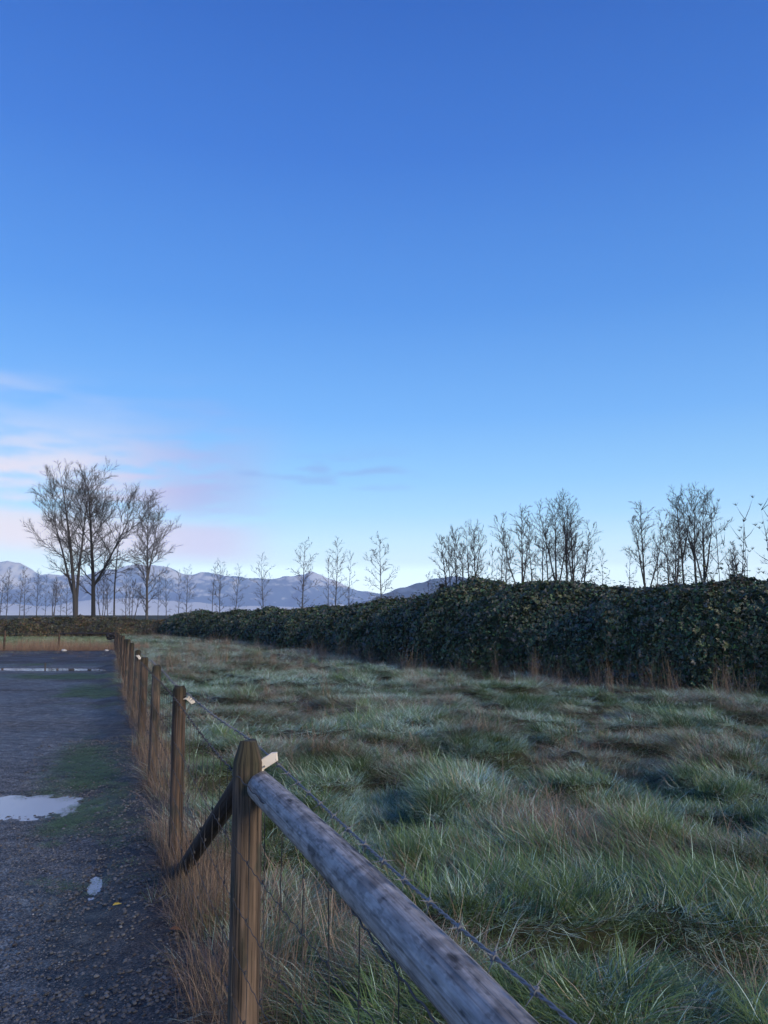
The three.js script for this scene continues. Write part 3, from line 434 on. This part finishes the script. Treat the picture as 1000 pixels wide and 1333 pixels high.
{
  const R = rng(77), green = new Field(), dry = new Field();
  const any = (l) => l[Math.floor(R() * l.length)];
  const bands = [[0.2, 3, 250, 1.05], [3, 6, 235, 1.0], [6, 11, 175, 1.1], [11, 18, 105, 1.3], [18, 30, 48, 1.7], [30, 50, 18, 2.3], [50, 92, 6, 3.2]];
  for (const [z0, z1, dens, sc] of bands) {
    const xa = Math.min(fenceX(z0), fenceX(z1)) - 0.1, xb = Math.min(Math.max(hedgeX(z0), hedgeX(z1)) + 0.5, 0.62 * z1 + 2.2), n = Math.round(dens * (z1 - z0) * (xb - xa));
    for (let i = 0; i < n; i++) {
      const z = z0 + (z1 - z0) * R(), x = xa + (xb - xa) * R(), d = x - fenceX(z), hd = hedgeX(z) - x; if (d < 0.05 || hd < -0.5 || (z > 43 && z < 91 && d < 0.3)) continue;
      const y = meadowY(x, z), tus = sstep(0.40, 0.66, fbm(x * 1.55, z * 1.55, 2, 9)), kind = fbm(x * 0.8, z * 0.8 + 40, 3, 302), frost = fbm(x * 0.25 + 5, z * 0.25, 3, 304), big = fbm(x * 0.33, z * 0.33 + 8, 3, 305), e = 0.07;
      const gx = mound(x + e, z) - mound(x - e, z), gz = mound(x, z + e) - mound(x, z - e), flow = fbm(x * 0.4 + 9, z * 0.4, 2, 303) * 12.5, swirl = Math.atan2(-gz * 22 + Math.sin(flow), -gx * 22 + Math.cos(flow)) + (R() - 0.5) * 1.0;
      const b = 0.78 + 0.44 * R(), far = sstep(5, 14, z), s = sc * (0.75 + 0.5 * R()) * lerp(0.8, 1.2, tus), tilt = [(R() - 0.5) * 0.35, (R() - 0.5) * 0.35], sy = s * lerp(0.95, 0.6, far);
      const nearHedge = sstep(4.5, 0.6, hd * 0.9) * 0.5, pink = sstep(0.52, 0.62, big) * sstep(16, 30, z);
      const r = R(), dryness = clamp(sstep(lerp(0.55, 0.50, sstep(0, 2, x) * sstep(5, 8, z) * sstep(24, 14, z)), 0.64, kind) * 0.85 + nearHedge * 0.5 + pink * 0.7 + sstep(0.6, 0.1, d) * 0.4);
      if (r < dryness * 0.6) { dry.add(any(R() < 0.15 ? T.wisp : T.mat), x, y, z, s, swirl, tilt, [b * 1.0, b * 0.95, b * 0.9], sy * 0.9); if (R() < 0.012 + pink * 0.10) dry.add(any(T.stalk), x, y, z, s * (0.5 + 0.4 * R()) / Math.sqrt(sc), R() * 6, tilt, [b, b * 0.92, b * 0.88]); }
      else {
        const fr = clamp(sstep(0.40, 0.64, frost) * 0.24 + sstep(3.4, 7.5, z) * 0.66), q = R(), cool = 0.96 + 0.08 * R();
        const g = q < fr ? T.frost : q < fr + lerp(0.42, 0.6, far) * (1 - fr) ? T.short : tus > 0.6 && R() < lerp(0.4, 0.3, far) ? T.arch : T.lean;
        green.add(any(g), x, y, z, s, swirl, tilt, [b * cool, b, b * (2 - cool)], g === T.arch ? s * 0.85 : sy);
      }
    }
  }
  // tussocks of long grass close to the rail, as separate mounds
  for (let i = 0; i < 40; i++) {
    const z = 1.4 + 7 * R() ** 1.1, x = fenceX(z) + 0.7 + (1.4 + 0.62 * z) * R(), y = meadowY(x, z), nb = 7 + Math.floor(R() * 8), dryT = R() < 0.24, lean = R() * 6.28;
    for (let k = 0; k < nb; k++) { const a = R() * 6.28, r = 0.2 * Math.sqrt(R()), b = 0.85 + 0.4 * R(), xx = x + Math.cos(a) * r, zz = z + Math.sin(a) * r; (dryT && k % 3 ? dry : green).add(dryT && k % 3 ? any(k % 2 ? T.mat : T.wisp) : any(k % 3 ? T.arch : T.lean), xx, y + 0.03, zz, 0.8 + 0.35 * R(), k % 3 ? R() * 6 : lean, [Math.cos(lean) * 0.25, Math.sin(lean) * 0.25], [b, b, b]); }
  }
  // dead stems along the foot of the hedge
  for (let i = 0; i < 330; i++) { const z = 8 + 32 * R() ** 1.2, x = hedgeX(z) - 0.1 - 1.6 * R() ** 1.6, b = 0.6 + 0.5 * R(); dry.add(any(R() < 0.75 ? T.stalk : T.wisp), x, meadowY(x, z), z, 0.9 + 0.7 * R(), R() * 6, [(R() - 0.5) * 0.3, (R() - 0.5) * 0.3], [b, b * 0.9, b * 0.85], 0.9 + 0.8 * R()); }
  // tall dead grass grown through the wire
  for (const [z0, z1, n, s0] of [[1.2, 3.2, 150, 0.72], [3.2, 6, 350, 0.8], [6, 12, 340, 0.85], [12, 24, 330, 0.95], [24, 44, 280, 1.1]]) for (let i = 0; i < n; i++) {
    const z = z0 + (z1 - z0) * R(), d = (R() + R() - 1) * 0.24 + 0.09, x = fenceX(z) + d, b = 0.5 + 0.65 * R(), q = R(); if (vnoise(z * 1.7, 3, 320) < 0.32) continue; if (z < 2.9 && d < -0.05) continue;
    const g = q < 0.3 ? T.stalk : q < 0.8 ? T.wisp : T.mat; dry.add(any(g), x, 0.02, z, s0 * (0.8 + 0.4 * R()), R() * 6.28, [(R() - 0.5) * 0.6, (R() - 0.5) * 0.6], [b, b * 0.93, b * 0.88], s0 * (0.55 + 0.45 * R()));
  }
  // rough grass round the road end and behind the cross fence
  for (let i = 0; i < 5200; i++) { const z = 44 + 46 * R() ** 1.3, x = fenceX(z) - 0.2 - (3 + 0.12 * z + 14) * R(), b = 0.8 + 0.4 * R(), tall = vnoise(x * 0.35, z * 0.2, 311); if (z < 48.5 && R() < 0.75) dry.add(any(R() < 0.5 + tall * 0.3 ? T.stalk : T.wisp), x, -0.05, z, 1.3 + 0.6 * R(), R() * 6.28, [0, 0], [b * 1.05, b * 0.9, b * 0.85], (0.8 + 0.7 * R()) * (0.6 + 0.7 * tall)); else green.add(any(R() < 0.6 ? T.frost : T.lean), x, -0.05, z, 2.4, R() * 6, [0, 0], [b * 1.05, b, b * 0.8]); }
  for (let i = 0; i < 1500; i++) { const z = 43.6 + 4.5 * R() ** 1.6, x = fenceX(43.9) + 1.5 - 17 * R(), b = 0.8 + 0.45 * R(), tall = vnoise(x * 0.5, 7, 312); dry.add(any(R() < 0.6 ? T.stalk : T.wisp), x, -0.02, z, 1.2 + 0.5 * R(), R() * 6.28, [(R() - 0.5) * 0.3, (R() - 0.5) * 0.3], [b * 1.1, b * 0.92, b * 0.85], 0.7 + 0.7 * tall + 0.3 * R()); }
  for (let i = 0; i < 420; i++) { const z = 33 + 10.5 * R() ** 0.6, x = fenceX(z) - 0.2 - 12 * R(), b = 0.7 + 0.4 * R(); if (vnoise(x * 0.5, z * 0.8, 313) < 0.45) continue; (R() < 0.6 ? dry : green).add(any(R() < 0.6 ? T.mat : T.wisp), x, roadY(x, z), z, 0.9 + 0.6 * R(), R() * 6, [0, 0], [b, b * 0.9, b * 0.8], 0.5 + 0.3 * R()); }
  green.build('meadow_grass', grassMat, 'frosty tangled green grass covering the meadow', 'grass', 4.6);
  dry.build('dry_grass', dryMat, 'dead tan grass and stems along the wire fence and among the meadow', 'dry grass', 4.6);
  // moss and small weeds on the verge
  const moss = new Field(), mossG = tuft(270, 60, { rad: 0.06, fan: 6.28, len: [0.012, 0.04], wid: [0.002, 0.004], th0: [0, 0.8], th1: [0.4, 1.6], mix: [[1, [[0.10, 0.17, 0.045], [0.14, 0.20, 0.06], [0.08, 0.13, 0.04]]]], seg: 2 });
  for (let i = 0; i < 26000; i++) { const z = 5 + 27 * R() ** 1.2, x = fenceX(z) - 0.15 - 4 * R() ** 1.4, m = mossAmount(x, z); if (R() > m * 0.8) continue; const b = 0.7 + 0.6 * R(); moss.add(mossG, x, roadY(x, z), z, 0.8 + 0.7 * R() + z * 0.02, R() * 6, [0, 0], [b, b, b]); }
  moss.build('moss', grassMat, 'low green moss patches on the road verge', 'moss');
}

/* ---------------------------------------------------------------- gravel */
{
  const R = rng(99), peb = [0, 1, 2].map((k) => { const g = new THREE.IcosahedronGeometry(1, 1), p = g.attributes.position, r = rng(500 + k), c = new Map(); for (let i = 0; i < p.count; i++) { const key = [0, 1, 2].map((n) => p.getComponent(i, n).toFixed(3)).join(); if (!c.has(key)) c.set(key, 0.78 + 0.4 * r()); const f = c.get(key); p.setXYZ(i, p.getX(i) * f * 1.15, p.getY(i) * f * 0.62, p.getZ(i) * f); } g.deleteAttribute('uv'); g.computeVertexNormals(); return g; });
  const stones = new Field();
  const put = (x, z, s, b, q) => { if (puddles.some((p) => Math.hypot((x - p.x) / p.a, (z - p.z) / p.b) < 0.5)) return; const c = q < 0.1 ? [0.27, 0.23, 0.20] : q < 0.125 ? [0.5, 0.5, 0.48] : q < 0.5 ? [0.23, 0.23, 0.23] : [0.30, 0.30, 0.295]; stones.add(peb[Math.floor(R() * 3)], x, roadY(x, z) + s * 0.22, z, s, R() * 6, [(R() - 0.5) * 0.6, (R() - 0.5) * 0.6], c.map((v) => v * b)); };
  for (let i = 0; i < 30000; i++) { const z = 2.3 + 9 * R() ** 1.5, d = 0.1 + 1.3 * R() ** 1.2, x = fenceX(z) - d; if (R() > 0.25 + 0.75 * verge(x, z) * sstep(0.36, 0.6, fbm(x * 2.2, z * 2.2, 3, 91)) || R() < mossAmount(x, z) * 0.8) continue; put(x, z, 0.0026 + 0.0095 * R() ** 3.6, 0.25 + 0.42 * R(), R()); }
  for (let i = 0; i < 52000; i++) { const z = 2.4 + 12 * R() ** 1.7, x = fenceX(z) - 0.6 - (0.5 + 0.42 * z) * R(); put(x, z, 0.0017 + 0.0038 * R() ** 3, 0.45 + 0.6 * R(), R()); }
  stones.build('gravel', new THREE.MeshPhysicalMaterial({ color: L(0.8, 0.8, 0.8), roughness: 0.72 }), 'loose wet grey gravel on the road and verge', 'gravel');
  // single things on the ground
  const leafG = new Soup(); leaflet(leafG, new THREE.Vector3(-0.02, 0, 0), new THREE.Vector3(0.8, 0.05, -0.6).normalize(), new THREE.Vector3(0.06, 1, 0.2).normalize(), 0.055, 0.028, [0.55, 0.40, 0.06]);
  const lf = top('fallen_leaf', leafG.geo(), new THREE.MeshStandardMaterial({ vertexColors: true, roughness: 0.6 }), { label: 'small yellow fallen leaf lying on the dark stony verge', category: 'leaf' }); lf.position.set(-1.537, roadY(-1.537, 4.676) + 0.014, -4.676);
  const br = new Soup(); leaflet(br, new THREE.Vector3(0, 0, 0), new THREE.Vector3(1, 0.1, 0.2).normalize(), new THREE.Vector3(0.1, 1, 0.1).normalize(), 0.07, 0.045, [0.2, 0.08, 0.03]);
  const bl = top('fallen_leaf', br.geo(), new THREE.MeshStandardMaterial({ vertexColors: true, roughness: 0.7 }), { label: 'curled rusty brown leaf on the verge below the fence post', category: 'leaf' }); bl.position.set(-1.13, roadY(-1.13, 4.3) + 0.014, -4.3);
  const rock = (x, z, s, label) => { const g = peb[1].clone(); g.scale(s, s, s); const m = top('pale_stone', g, new THREE.MeshStandardMaterial({ color: L(0.5, 0.48, 0.45), roughness: 0.9 }), { label, category: 'stone' }); m.position.set(x, roadY(x, z) + s * 0.3, -z); };
  rock(-17.6, 42.9, 0.13, 'larger pale stone in front of the cross fence rail'); rock(-15.0, 42.2, 0.10, 'smaller pale stone on the dirt at the corner of the fences');
  const st = top('short_stake', new THREE.CylinderGeometry(0.022, 0.028, 0.36, 7).translate(0, 0.13, 0), new THREE.MeshStandardMaterial({ color: L(0.07, 0.06, 0.055), roughness: 0.9 }), { label: 'short dark stake standing in the long puddle at the road end', category: 'stake' }); st.position.set(-11.95, -0.07, -27.6); st.rotation.z = 0.05;
}

/* ---------------------------------------------------------------- fences */
const grain = (seed, base, streak) => texture(256, 512, (u, v) => { const f = fbm(u * 40, v * 5, 4, seed, 40, 5), c = fbm(u * 6, v * 6, 4, seed + 3, 6, 6), k = fbm(u * 90, v * 3, 2, seed + 6, 90, 3), m = 0.62 + 0.55 * (f - 0.5) + 0.4 * (c - 0.5) - (k > 0.68 ? 0.22 : 0); const g = sstep(0.55, 0.75, fbm(u * 5, v * 9, 4, seed + 9, 5, 9)) * streak; return [m * lerp(base[0], 0.52, g), m * lerp(base[1], 0.58, g), m * lerp(base[2], 0.5, g)]; });
const grainBump = texture(256, 512, (u, v) => grey(0.5 + 0.8 * (fbm(u * 60, v * 5, 4, 701, 60, 5) - 0.5) - (fbm(u * 50, v * 2, 2, 705, 50, 2) > 0.7 ? 0.25 : 0)), false);
const postMats = [new THREE.MeshStandardMaterial({ vertexColors: true, map: grain(601, [1.0, 0.86, 0.73], 0.6), color: L(0.36, 0.345, 0.345), bumpMap: grainBump, bumpScale: 0.004, roughness: 0.9 }), new THREE.MeshStandardMaterial({ vertexColors: true, map: grain(631, [0.95, 0.8, 0.67], 0.45), color: L(0.34, 0.315, 0.31), bumpMap: grainBump, bumpScale: 0.004, roughness: 0.9 })];
const railMat = new THREE.MeshStandardMaterial({ color: L(0.60, 0.59, 0.59), roughness: 0.85, bumpMap: grainBump, bumpScale: 0.003, map: texture(512, 1024, (u, v) => { const f = fbm(u * 26, v * 26, 4, 651, 26, 26), blot = fbm(u * 7, v * 16, 5, 655, 7, 16), b = sstep(0.48, 0.66, blot), fineb = sstep(0.55, 0.8, fbm(u * 40, v * 40, 3, 657, 40, 40)), ck = fbm(u * 60, v * 2.0, 2, 659, 60, 2) > 0.7 ? 0.18 : 0, m = 0.76 + 0.4 * (f - 0.5) - 0.17 * b - 0.16 * fineb - ck * 0.5; return [m, m * 0.985, m * 0.97]; }) });
const braceMat = new THREE.MeshStandardMaterial({ map: grain(671, [0.9, 0.8, 0.75], 0.1), color: L(0.09, 0.075, 0.07), bumpMap: grainBump, bumpScale: 0.003, roughness: 0.75 });
const wireMat = new THREE.MeshStandardMaterial({ color: L(0.20, 0.21, 0.225), roughness: 0.6, metalness: 0.5 }), rustMat = new THREE.MeshStandardMaterial({ color: L(0.085, 0.078, 0.075), roughness: 0.7, metalness: 0.4 });
const creamMat = new THREE.MeshStandardMaterial({ color: L(0.92, 0.79, 0.63), roughness: 0.7 });
function log(r, len, o = {}) {                                     // round pole along +y with chamfered ends, slightly out of true
  const pr = [], c0 = o.chamfer ?? 0.012, c1 = o.chamferH ?? 0.01; pr.push([0, 0], [r * 0.92, 0], [r, 0.012]);
  const n = Math.max(4, Math.round(len / 0.09)); for (let k = 1; k < n; k++) pr.push([r, 0.012 + (len - 0.012 - c1) * (k / n)]); pr.push([r, len - c1], [r - c0, len], [0, len]);
  const col = [], g = new THREE.LatheGeometry(pr.map((p) => new THREE.Vector2(p[0], p[1])), 22), p = g.attributes.position, uv = g.attributes.uv, sd = o.seed ?? 0;
  for (let i = 0; i < p.count; i++) { const x = p.getX(i), y = p.getY(i), z = p.getZ(i), a = Math.atan2(z, x), q = Math.hypot(x, z), w = 1 + 0.07 * (fbm(Math.cos(a) * 1.3 + sd * 7 + 5, Math.sin(a) * 1.3 + y * 1.2, 3, 801) - 0.5) + 0.035 * (fbm(Math.cos(a) * 6 + 9, Math.sin(a) * 6 + y * 3 + sd, 2, 803) - 0.5), tp = 1 - 0.05 * (y / len), bow = 0.012 * Math.sin((y / len) * 3.1) * (o.bow ?? 0); p.setXYZ(i, x * w * tp + bow, y + (y > len - 1e-4 ? 0.006 * Math.sin(a * 2 + sd) * (q / r) : 0), z * w * tp); uv.setXY(i, uv.getX(i), y * 0.9 + sd * 0.37); const st = o.stain ? sstep(-0.03, 0.05, y - len + o.stain + 0.3 * (fbm(Math.cos(a) * 2.5 + sd, Math.sin(a) * 2.5 + y * 9, 4, 811) - 0.5)) : 0; col.push(lerp(1, 0.42, st), lerp(1, 0.52, st), lerp(1, 0.42, st)); }
  g.setAttribute('color', new THREE.Float32BufferAttribute(col, 3));
  g.computeVertexNormals(); return g;
}
function between(g, a, b) { const d = b.clone().sub(a), q = new THREE.Quaternion().setFromUnitVectors(new THREE.Vector3(0, 1, 0), d.normalize()); return g.applyQuaternion(q).translate(a.x, a.y, a.z); }
function strand(pts, rad, seg, sides) { return bare(tube(pts, rad, seg, sides)); }
function barbed(pts, near) {                                       // two wires twisted round each other with a four-point barb every 13 cm
  const curve = new THREE.CatmullRomCurve3(pts, false, 'centripetal'), len = curve.getLength(), out = [], n = Math.round(len / 0.0065);
  for (const ph of [0, Math.PI]) { const q = []; for (let k = 0; k <= n; k++) { const u = k / n, p = curve.getPointAt(u), t = curve.getTangentAt(u), s = new THREE.Vector3(t.z, 0, -t.x).normalize(), w = s.clone().cross(t), a = (u * len / 0.055) * 6.283 + ph; q.push(p.addScaledVector(s, Math.cos(a) * near).addScaledVector(w, Math.sin(a) * near)); } out.push(new THREE.TubeGeometry(new THREE.CatmullRomCurve3(q), n, near * 1.05, 5)); }
  return out;
}
function barbs(pts, r) {
  const curve = new THREE.CatmullRomCurve3(pts, false, 'centripetal'), len = curve.getLength(), R = rng(61), out = [];
  for (let s = 0.05; s < len; s += 0.125 + 0.01 * R()) {
    const u = s / len, p = curve.getPointAt(u), t = curve.getTangentAt(u), a = new THREE.Vector3(t.z, 0, -t.x).normalize(), b = a.clone().cross(t), ro = R() * 3;
    for (let k = 0; k < 2; k++) { const d = a.clone().multiplyScalar(Math.cos(ro + k * 1.5)).addScaledVector(b, Math.sin(ro + k * 1.5)).addScaledVector(t, 0.25); out.push(between(new THREE.ConeGeometry(r, 0.044, 5), p.clone().addScaledVector(t, 0.004 * k), p.clone().addScaledVector(d, 0.017).addScaledVector(t, 0.004 * k)).translate(d.x * 0.012, d.y * 0.012, d.z * 0.012)); out.push(between(new THREE.ConeGeometry(r, 0.044, 5), p.clone(), p.clone().addScaledVector(d, -0.017)).translate(-d.x * 0.012, -d.y * 0.012, -d.z * 0.012)); }
    const ring = new THREE.CylinderGeometry(r * 2.6, r * 2.6, 0.012, 7); out.push(between(ring, p.clone(), p.clone().add(t)));
  }
  return out;
}
{
  const fence = group('wire_fence', 'wooden post and wire fence with weathered grey brace rail running along the gravel road', 'fence');
  const R = rng(123), posts = [[0.545, 0.5, 0.055, 1.18], [-0.496, 2.94, 0.056, 1.22], [-1.383, 5.38, 0.046, 1.22], [-2.31, 7.97, 0.046, 1.22]];
  for (let z = 10.75; z < 43; z += 2.62) posts.push([fenceX(z), z, 0.045 + 0.012 * R(), 1.16 + 0.1 * R()]);
  posts.push([fenceX(43.9), 43.9, 0.075, 1.27]);
  posts.forEach(([x, z, r, h], i) => {
    const m = part('post', log(r, h + 0.25, { chamfer: i === 1 ? 0.024 : 0.012, chamferH: i === 1 ? 0.075 : 0.022, seed: i, stain: i === 1 ? 0.15 : 0.1 }), postMats[i % 2 ? 0 : 1], fence);
    m.position.set(x, -0.25, -z); m.rotation.set((R() - 0.5) * 0.03, i * 1.3, (R() - 0.5) * 0.03); if (i === 1) m.userData.label = 'stout fence post with a chamfered mossy top holding rail and brace';
  });
  part('rail', between(log(0.054, 2.62, { seed: 3, bow: 1.6, chamfer: 0.008 }), V(0.49, 0.945, 0.57), V(-0.448, 1.062, 2.885)), railMat, fence).userData.label = 'weathered grey round brace rail with dark blotches';
  part('brace', between(log(0.043, 2.62, { seed: 8 }), V(-1.335, 0.02, 5.29), V(-0.53, 1.06, 3.03)), braceMat, fence).userData.label = 'dark diagonal brace pole between two posts';
  // staples that pin the wires to the nearer posts
  for (const [x, z, r, ys] of [[-0.496, 2.94, 0.056, [1.1, 0.86, 0.68, 0.52, 0.37]], [-1.383, 5.38, 0.046, [1.14, 0.86, 0.68, 0.52]], [-2.31, 7.97, 0.046, [1.13, 0.86, 0.68]]]) for (const y of ys) { const st = part('staple', new THREE.TorusGeometry(0.009, 0.0016, 5, 8, Math.PI).rotateY(Math.PI / 2).rotateX(Math.PI / 2), wireMat, fence); st.position.set(x - r * 0.93, y, -z + 0.02); st.rotation.y = -1.9; }
  // electric insulators that hold the top wire off the posts
  const ins = (x, y, z, s, rot) => {
    const sh = new THREE.Shape(); sh.moveTo(-0.012, -0.03); sh.lineTo(0.006, -0.004); sh.lineTo(0.075, 0.012); sh.lineTo(0.082, 0.044); sh.lineTo(0.060, 0.050); sh.lineTo(-0.004, 0.034); sh.closePath();
    const g = new THREE.ExtrudeGeometry(sh, { depth: 0.022, bevelEnabled: true, bevelSize: 0.002, bevelThickness: 0.002, bevelSegments: 1 }); g.scale(s, s, s); g.rotateZ(rot); const m = part('insulator', g, creamMat, fence); m.position.set(x, y, -z); const nail = part('nail', new THREE.CylinderGeometry(0.004 * s, 0.004 * s, 0.012, 8).rotateX(Math.PI / 2), wireMat, m); nail.position.set(0.012 * s, 0.012 * s, 0.026 * s); m.userData.label = 'cream insulator block nailed to the post'; return m;
  };
  ins(-0.447, 1.12, 2.93, 0.82, 0.33); ins(-1.345, 1.14, 5.36, 0.72, -0.9); ins(-4.2, 1.09, fenceZ(-4.2), 0.9, -1.2);
  // top strand: barbed, carried on the field side
  const tp = [V(0.62, 1.03, 0.45), V(0.262, 1.06, 1.29), V(0.0, 1.085, 1.93), V(-0.385, 1.137, 2.9), V(-0.52, 1.165, 3.2), V(-0.93, 1.15, 4.3), V(-1.335, 1.165, 5.36), V(-1.8, 1.14, 6.7), V(-2.24, 1.15, 7.97), V(-2.7, 1.135, 9.3), V(-3.2, 1.145, 10.7)];
  part('barbed_wire', join(barbed(tp, 0.0021)), wireMat, fence); part('barbs', join(barbs(tp, 0.0026)), wireMat, fence, 'stuff');
  const offs = (z, o) => fenceX(z) + o;
  const far = []; for (let z = 10.7; z <= 43.9; z += 2.6) far.push(V(offs(z, 0.06), 1.13 + 0.015 * R(), z)); part('barbed_wire', strand(far, 0.0035, 120, 5), wireMat, fence);
  // second strand and the woven wire are stapled on the road side
  const second = [V(0.50, 0.94, 0.5), V(0.088, 0.985, 1.40), V(-0.22, 1.0, 2.33), V(-0.556, 1.11, 2.93), V(-0.90, 1.105, 3.9), V(-1.435, 1.15, 5.36), V(-2.37, 1.14, 7.97), V(-3.3, 1.12, 10.6)];
  const wav = (pts, amp, per, rad, drop) => { const c = new THREE.CatmullRomCurve3(pts, false, 'centripetal'), len = c.getLength(), n = Math.round(len / 0.016), q = []; for (let k = 0; k <= n; k++) { const p = c.getPointAt(k / n), a = Math.sin((k / n) * len / per * 6.283); p.y += amp * Math.sign(a) * Math.pow(Math.abs(a), 0.6) - drop; q.push(p); } return new THREE.TubeGeometry(new THREE.CatmullRomCurve3(q), n, rad, 5); };
  part('woven_wire', wav(second, 0.0035, 0.085, 0.0024, 0), rustMat, fence); part('barbs', join(barbs(second.slice(3), 0.0022)), rustMat, fence, 'stuff');
  const low = (y, o) => { const q = []; for (const [x, z] of posts) q.push(V(fenceX(z) - 0.06 + (z < 2.9 ? 0.02 : 0), y + 0.01 * (R() - 0.5), z)); return q; };
  for (const y of [0.12, 0.24, 0.37, 0.52, 0.68, 0.86]) { const q = low(y); part('woven_wire', join([wav(q.slice(0, 5), 0.003, 0.085, 0.0013, 0), strand(q.slice(4), 0.0015, 90, 4)]), rustMat, fence); }
  const stays = []; for (let z = 0.6; z < 16; z += 0.19 + 0.0 * R()) { const x = fenceX(z) - 0.06, topY = (z > 2.94 ? 1.1 : lerp(0.94, 1.08, (z - 0.5) / 2.4)), k = (R() - 0.5) * 0.03; stays.push(strand([V(x, 0.06, z), V(x + k * 0.4, 0.55, z + k), V(x, topY, z)], 0.0013, 6, 4)); } part('stay_wires', join(stays), rustMat, fence, 'stuff');
  const knots = []; for (let z = 0.6; z < 9; z += 0.19) for (const y of [0.37, 0.52, 0.68, 0.86]) knots.push(new THREE.CylinderGeometry(0.0042, 0.0042, 0.011, 5).translate(fenceX(z) - 0.06, y, -z)); part('wire_knots', join(knots), rustMat, fence, 'stuff');
  // black webbing handle that hangs from the corner post
  const hb = new THREE.TorusKnotGeometry(0.12, 0.07, 40, 6, 2, 3).scale(1.3, 0.8, 0.8); const lump = top('bundled_strap', hb, new THREE.MeshStandardMaterial({ color: L(0.012, 0.012, 0.015), roughness: 0.7 }), { label: 'black bundled strap hanging on the corner post where both fences meet', category: 'strap' }); lump.position.set(fenceX(43.9) - 0.24, 0.86, -43.85);

  const cross = group('field_fence', 'low post and rail fence crossing the end of the gravel road', 'fence');
  const cx = fenceX(43.9); [[cx - 3.25, 44.1], [cx - 6.2, 43.8], [cx - 9.3, 44.0], [cx - 12.4, 44.1]].forEach(([x, z], i) => { const m = part('post', log(0.06, 1.3 + 0.05 * i, { seed: 20 + i }), postMats[1], cross); m.position.set(x, -0.15, -z); });
  part('rail', between(log(0.05, 3.16, { seed: 31 }), V(cx - 3.22, 1.03, 44.1), V(cx - 0.06, 1.05, 43.95)), braceMat, cross);
  for (const y of [0.3, 0.55, 0.8, 1.02]) part('wire', strand([V(cx, y + 0.03, 43.8), V(cx - 3.25, y, 44.0), V(cx - 6.2, y, 43.72), V(cx - 9.3, y, 43.9), V(cx - 12.4, y, 44.0)], 0.004, 40, 4), wireMat, cross);
}
function fenceZ(x) { return 2.94 + (-0.496 - x) / SL; }
// tall dead stalks and saplings standing out of the hedge
for (const [x, z, h, n, label, sd] of [[8.35, 18.6, 4.25, 3, 'tall dead stalks with flat seed heads beside the thick end of the hedge', 3], [9.55, 18.2, 4.5, 4, 'cluster of high dead stalks leaning over the very end of the hedge', 8], [9.0, 19.2, 3.7, 2, 'pair of shorter dead stalks between the taller ones on the hedge', 12]]) {
  const R = rng(900 + sd), s = new Soup(), hd = new Soup(), t = group('dead_stalk', label, 'plant', [x, 0, -z], undefined);
  for (let i = 0; i < n; i++) {
    const a = R() * 6.28, l = h * (0.8 + 0.25 * R()), pts = [], d = new THREE.Vector3((R() - 0.5) * 0.35, 1, (R() - 0.5) * 0.35).normalize(), p = new THREE.Vector3(Math.cos(a) * 0.25, 0, Math.sin(a) * 0.25);
    for (let k = 0; k <= 7; k++) { pts.push(p.clone()); p.addScaledVector(d, l / 7); d.x += (R() - 0.5) * 0.08; d.normalize(); } limb(s, pts, pts.map((_, k) => 0.017 * (1 - k / 11)), 5);
    for (let k = 3; k <= 7; k++) for (let b = 0; b < 2; b++) { const o = pts[k], e = o.clone().add(new THREE.Vector3((R() - 0.5) * 0.7, 0.3 + 0.25 * R(), (R() - 0.5) * 0.7)); limb(s, [o, o.clone().lerp(e, 0.5).add(new THREE.Vector3(0, -0.03, 0)), e], [0.008, 0.006, 0.002], 4); for (let w = 0; w < 9; w++) { const f = new THREE.Vector3((R() - 0.5) * 0.18, 0.06 + 0.03 * R(), (R() - 0.5) * 0.18); limb(hd, [e, e.clone().add(f)], [0.006, 0.001], 3); } }
  }
  part('stems', s.geo(), twigMats[2], t, 'stuff'); part('seed_heads', hd.geo(), twigMats[2], t, 'stuff');
}
renderer.render(scene, camera);
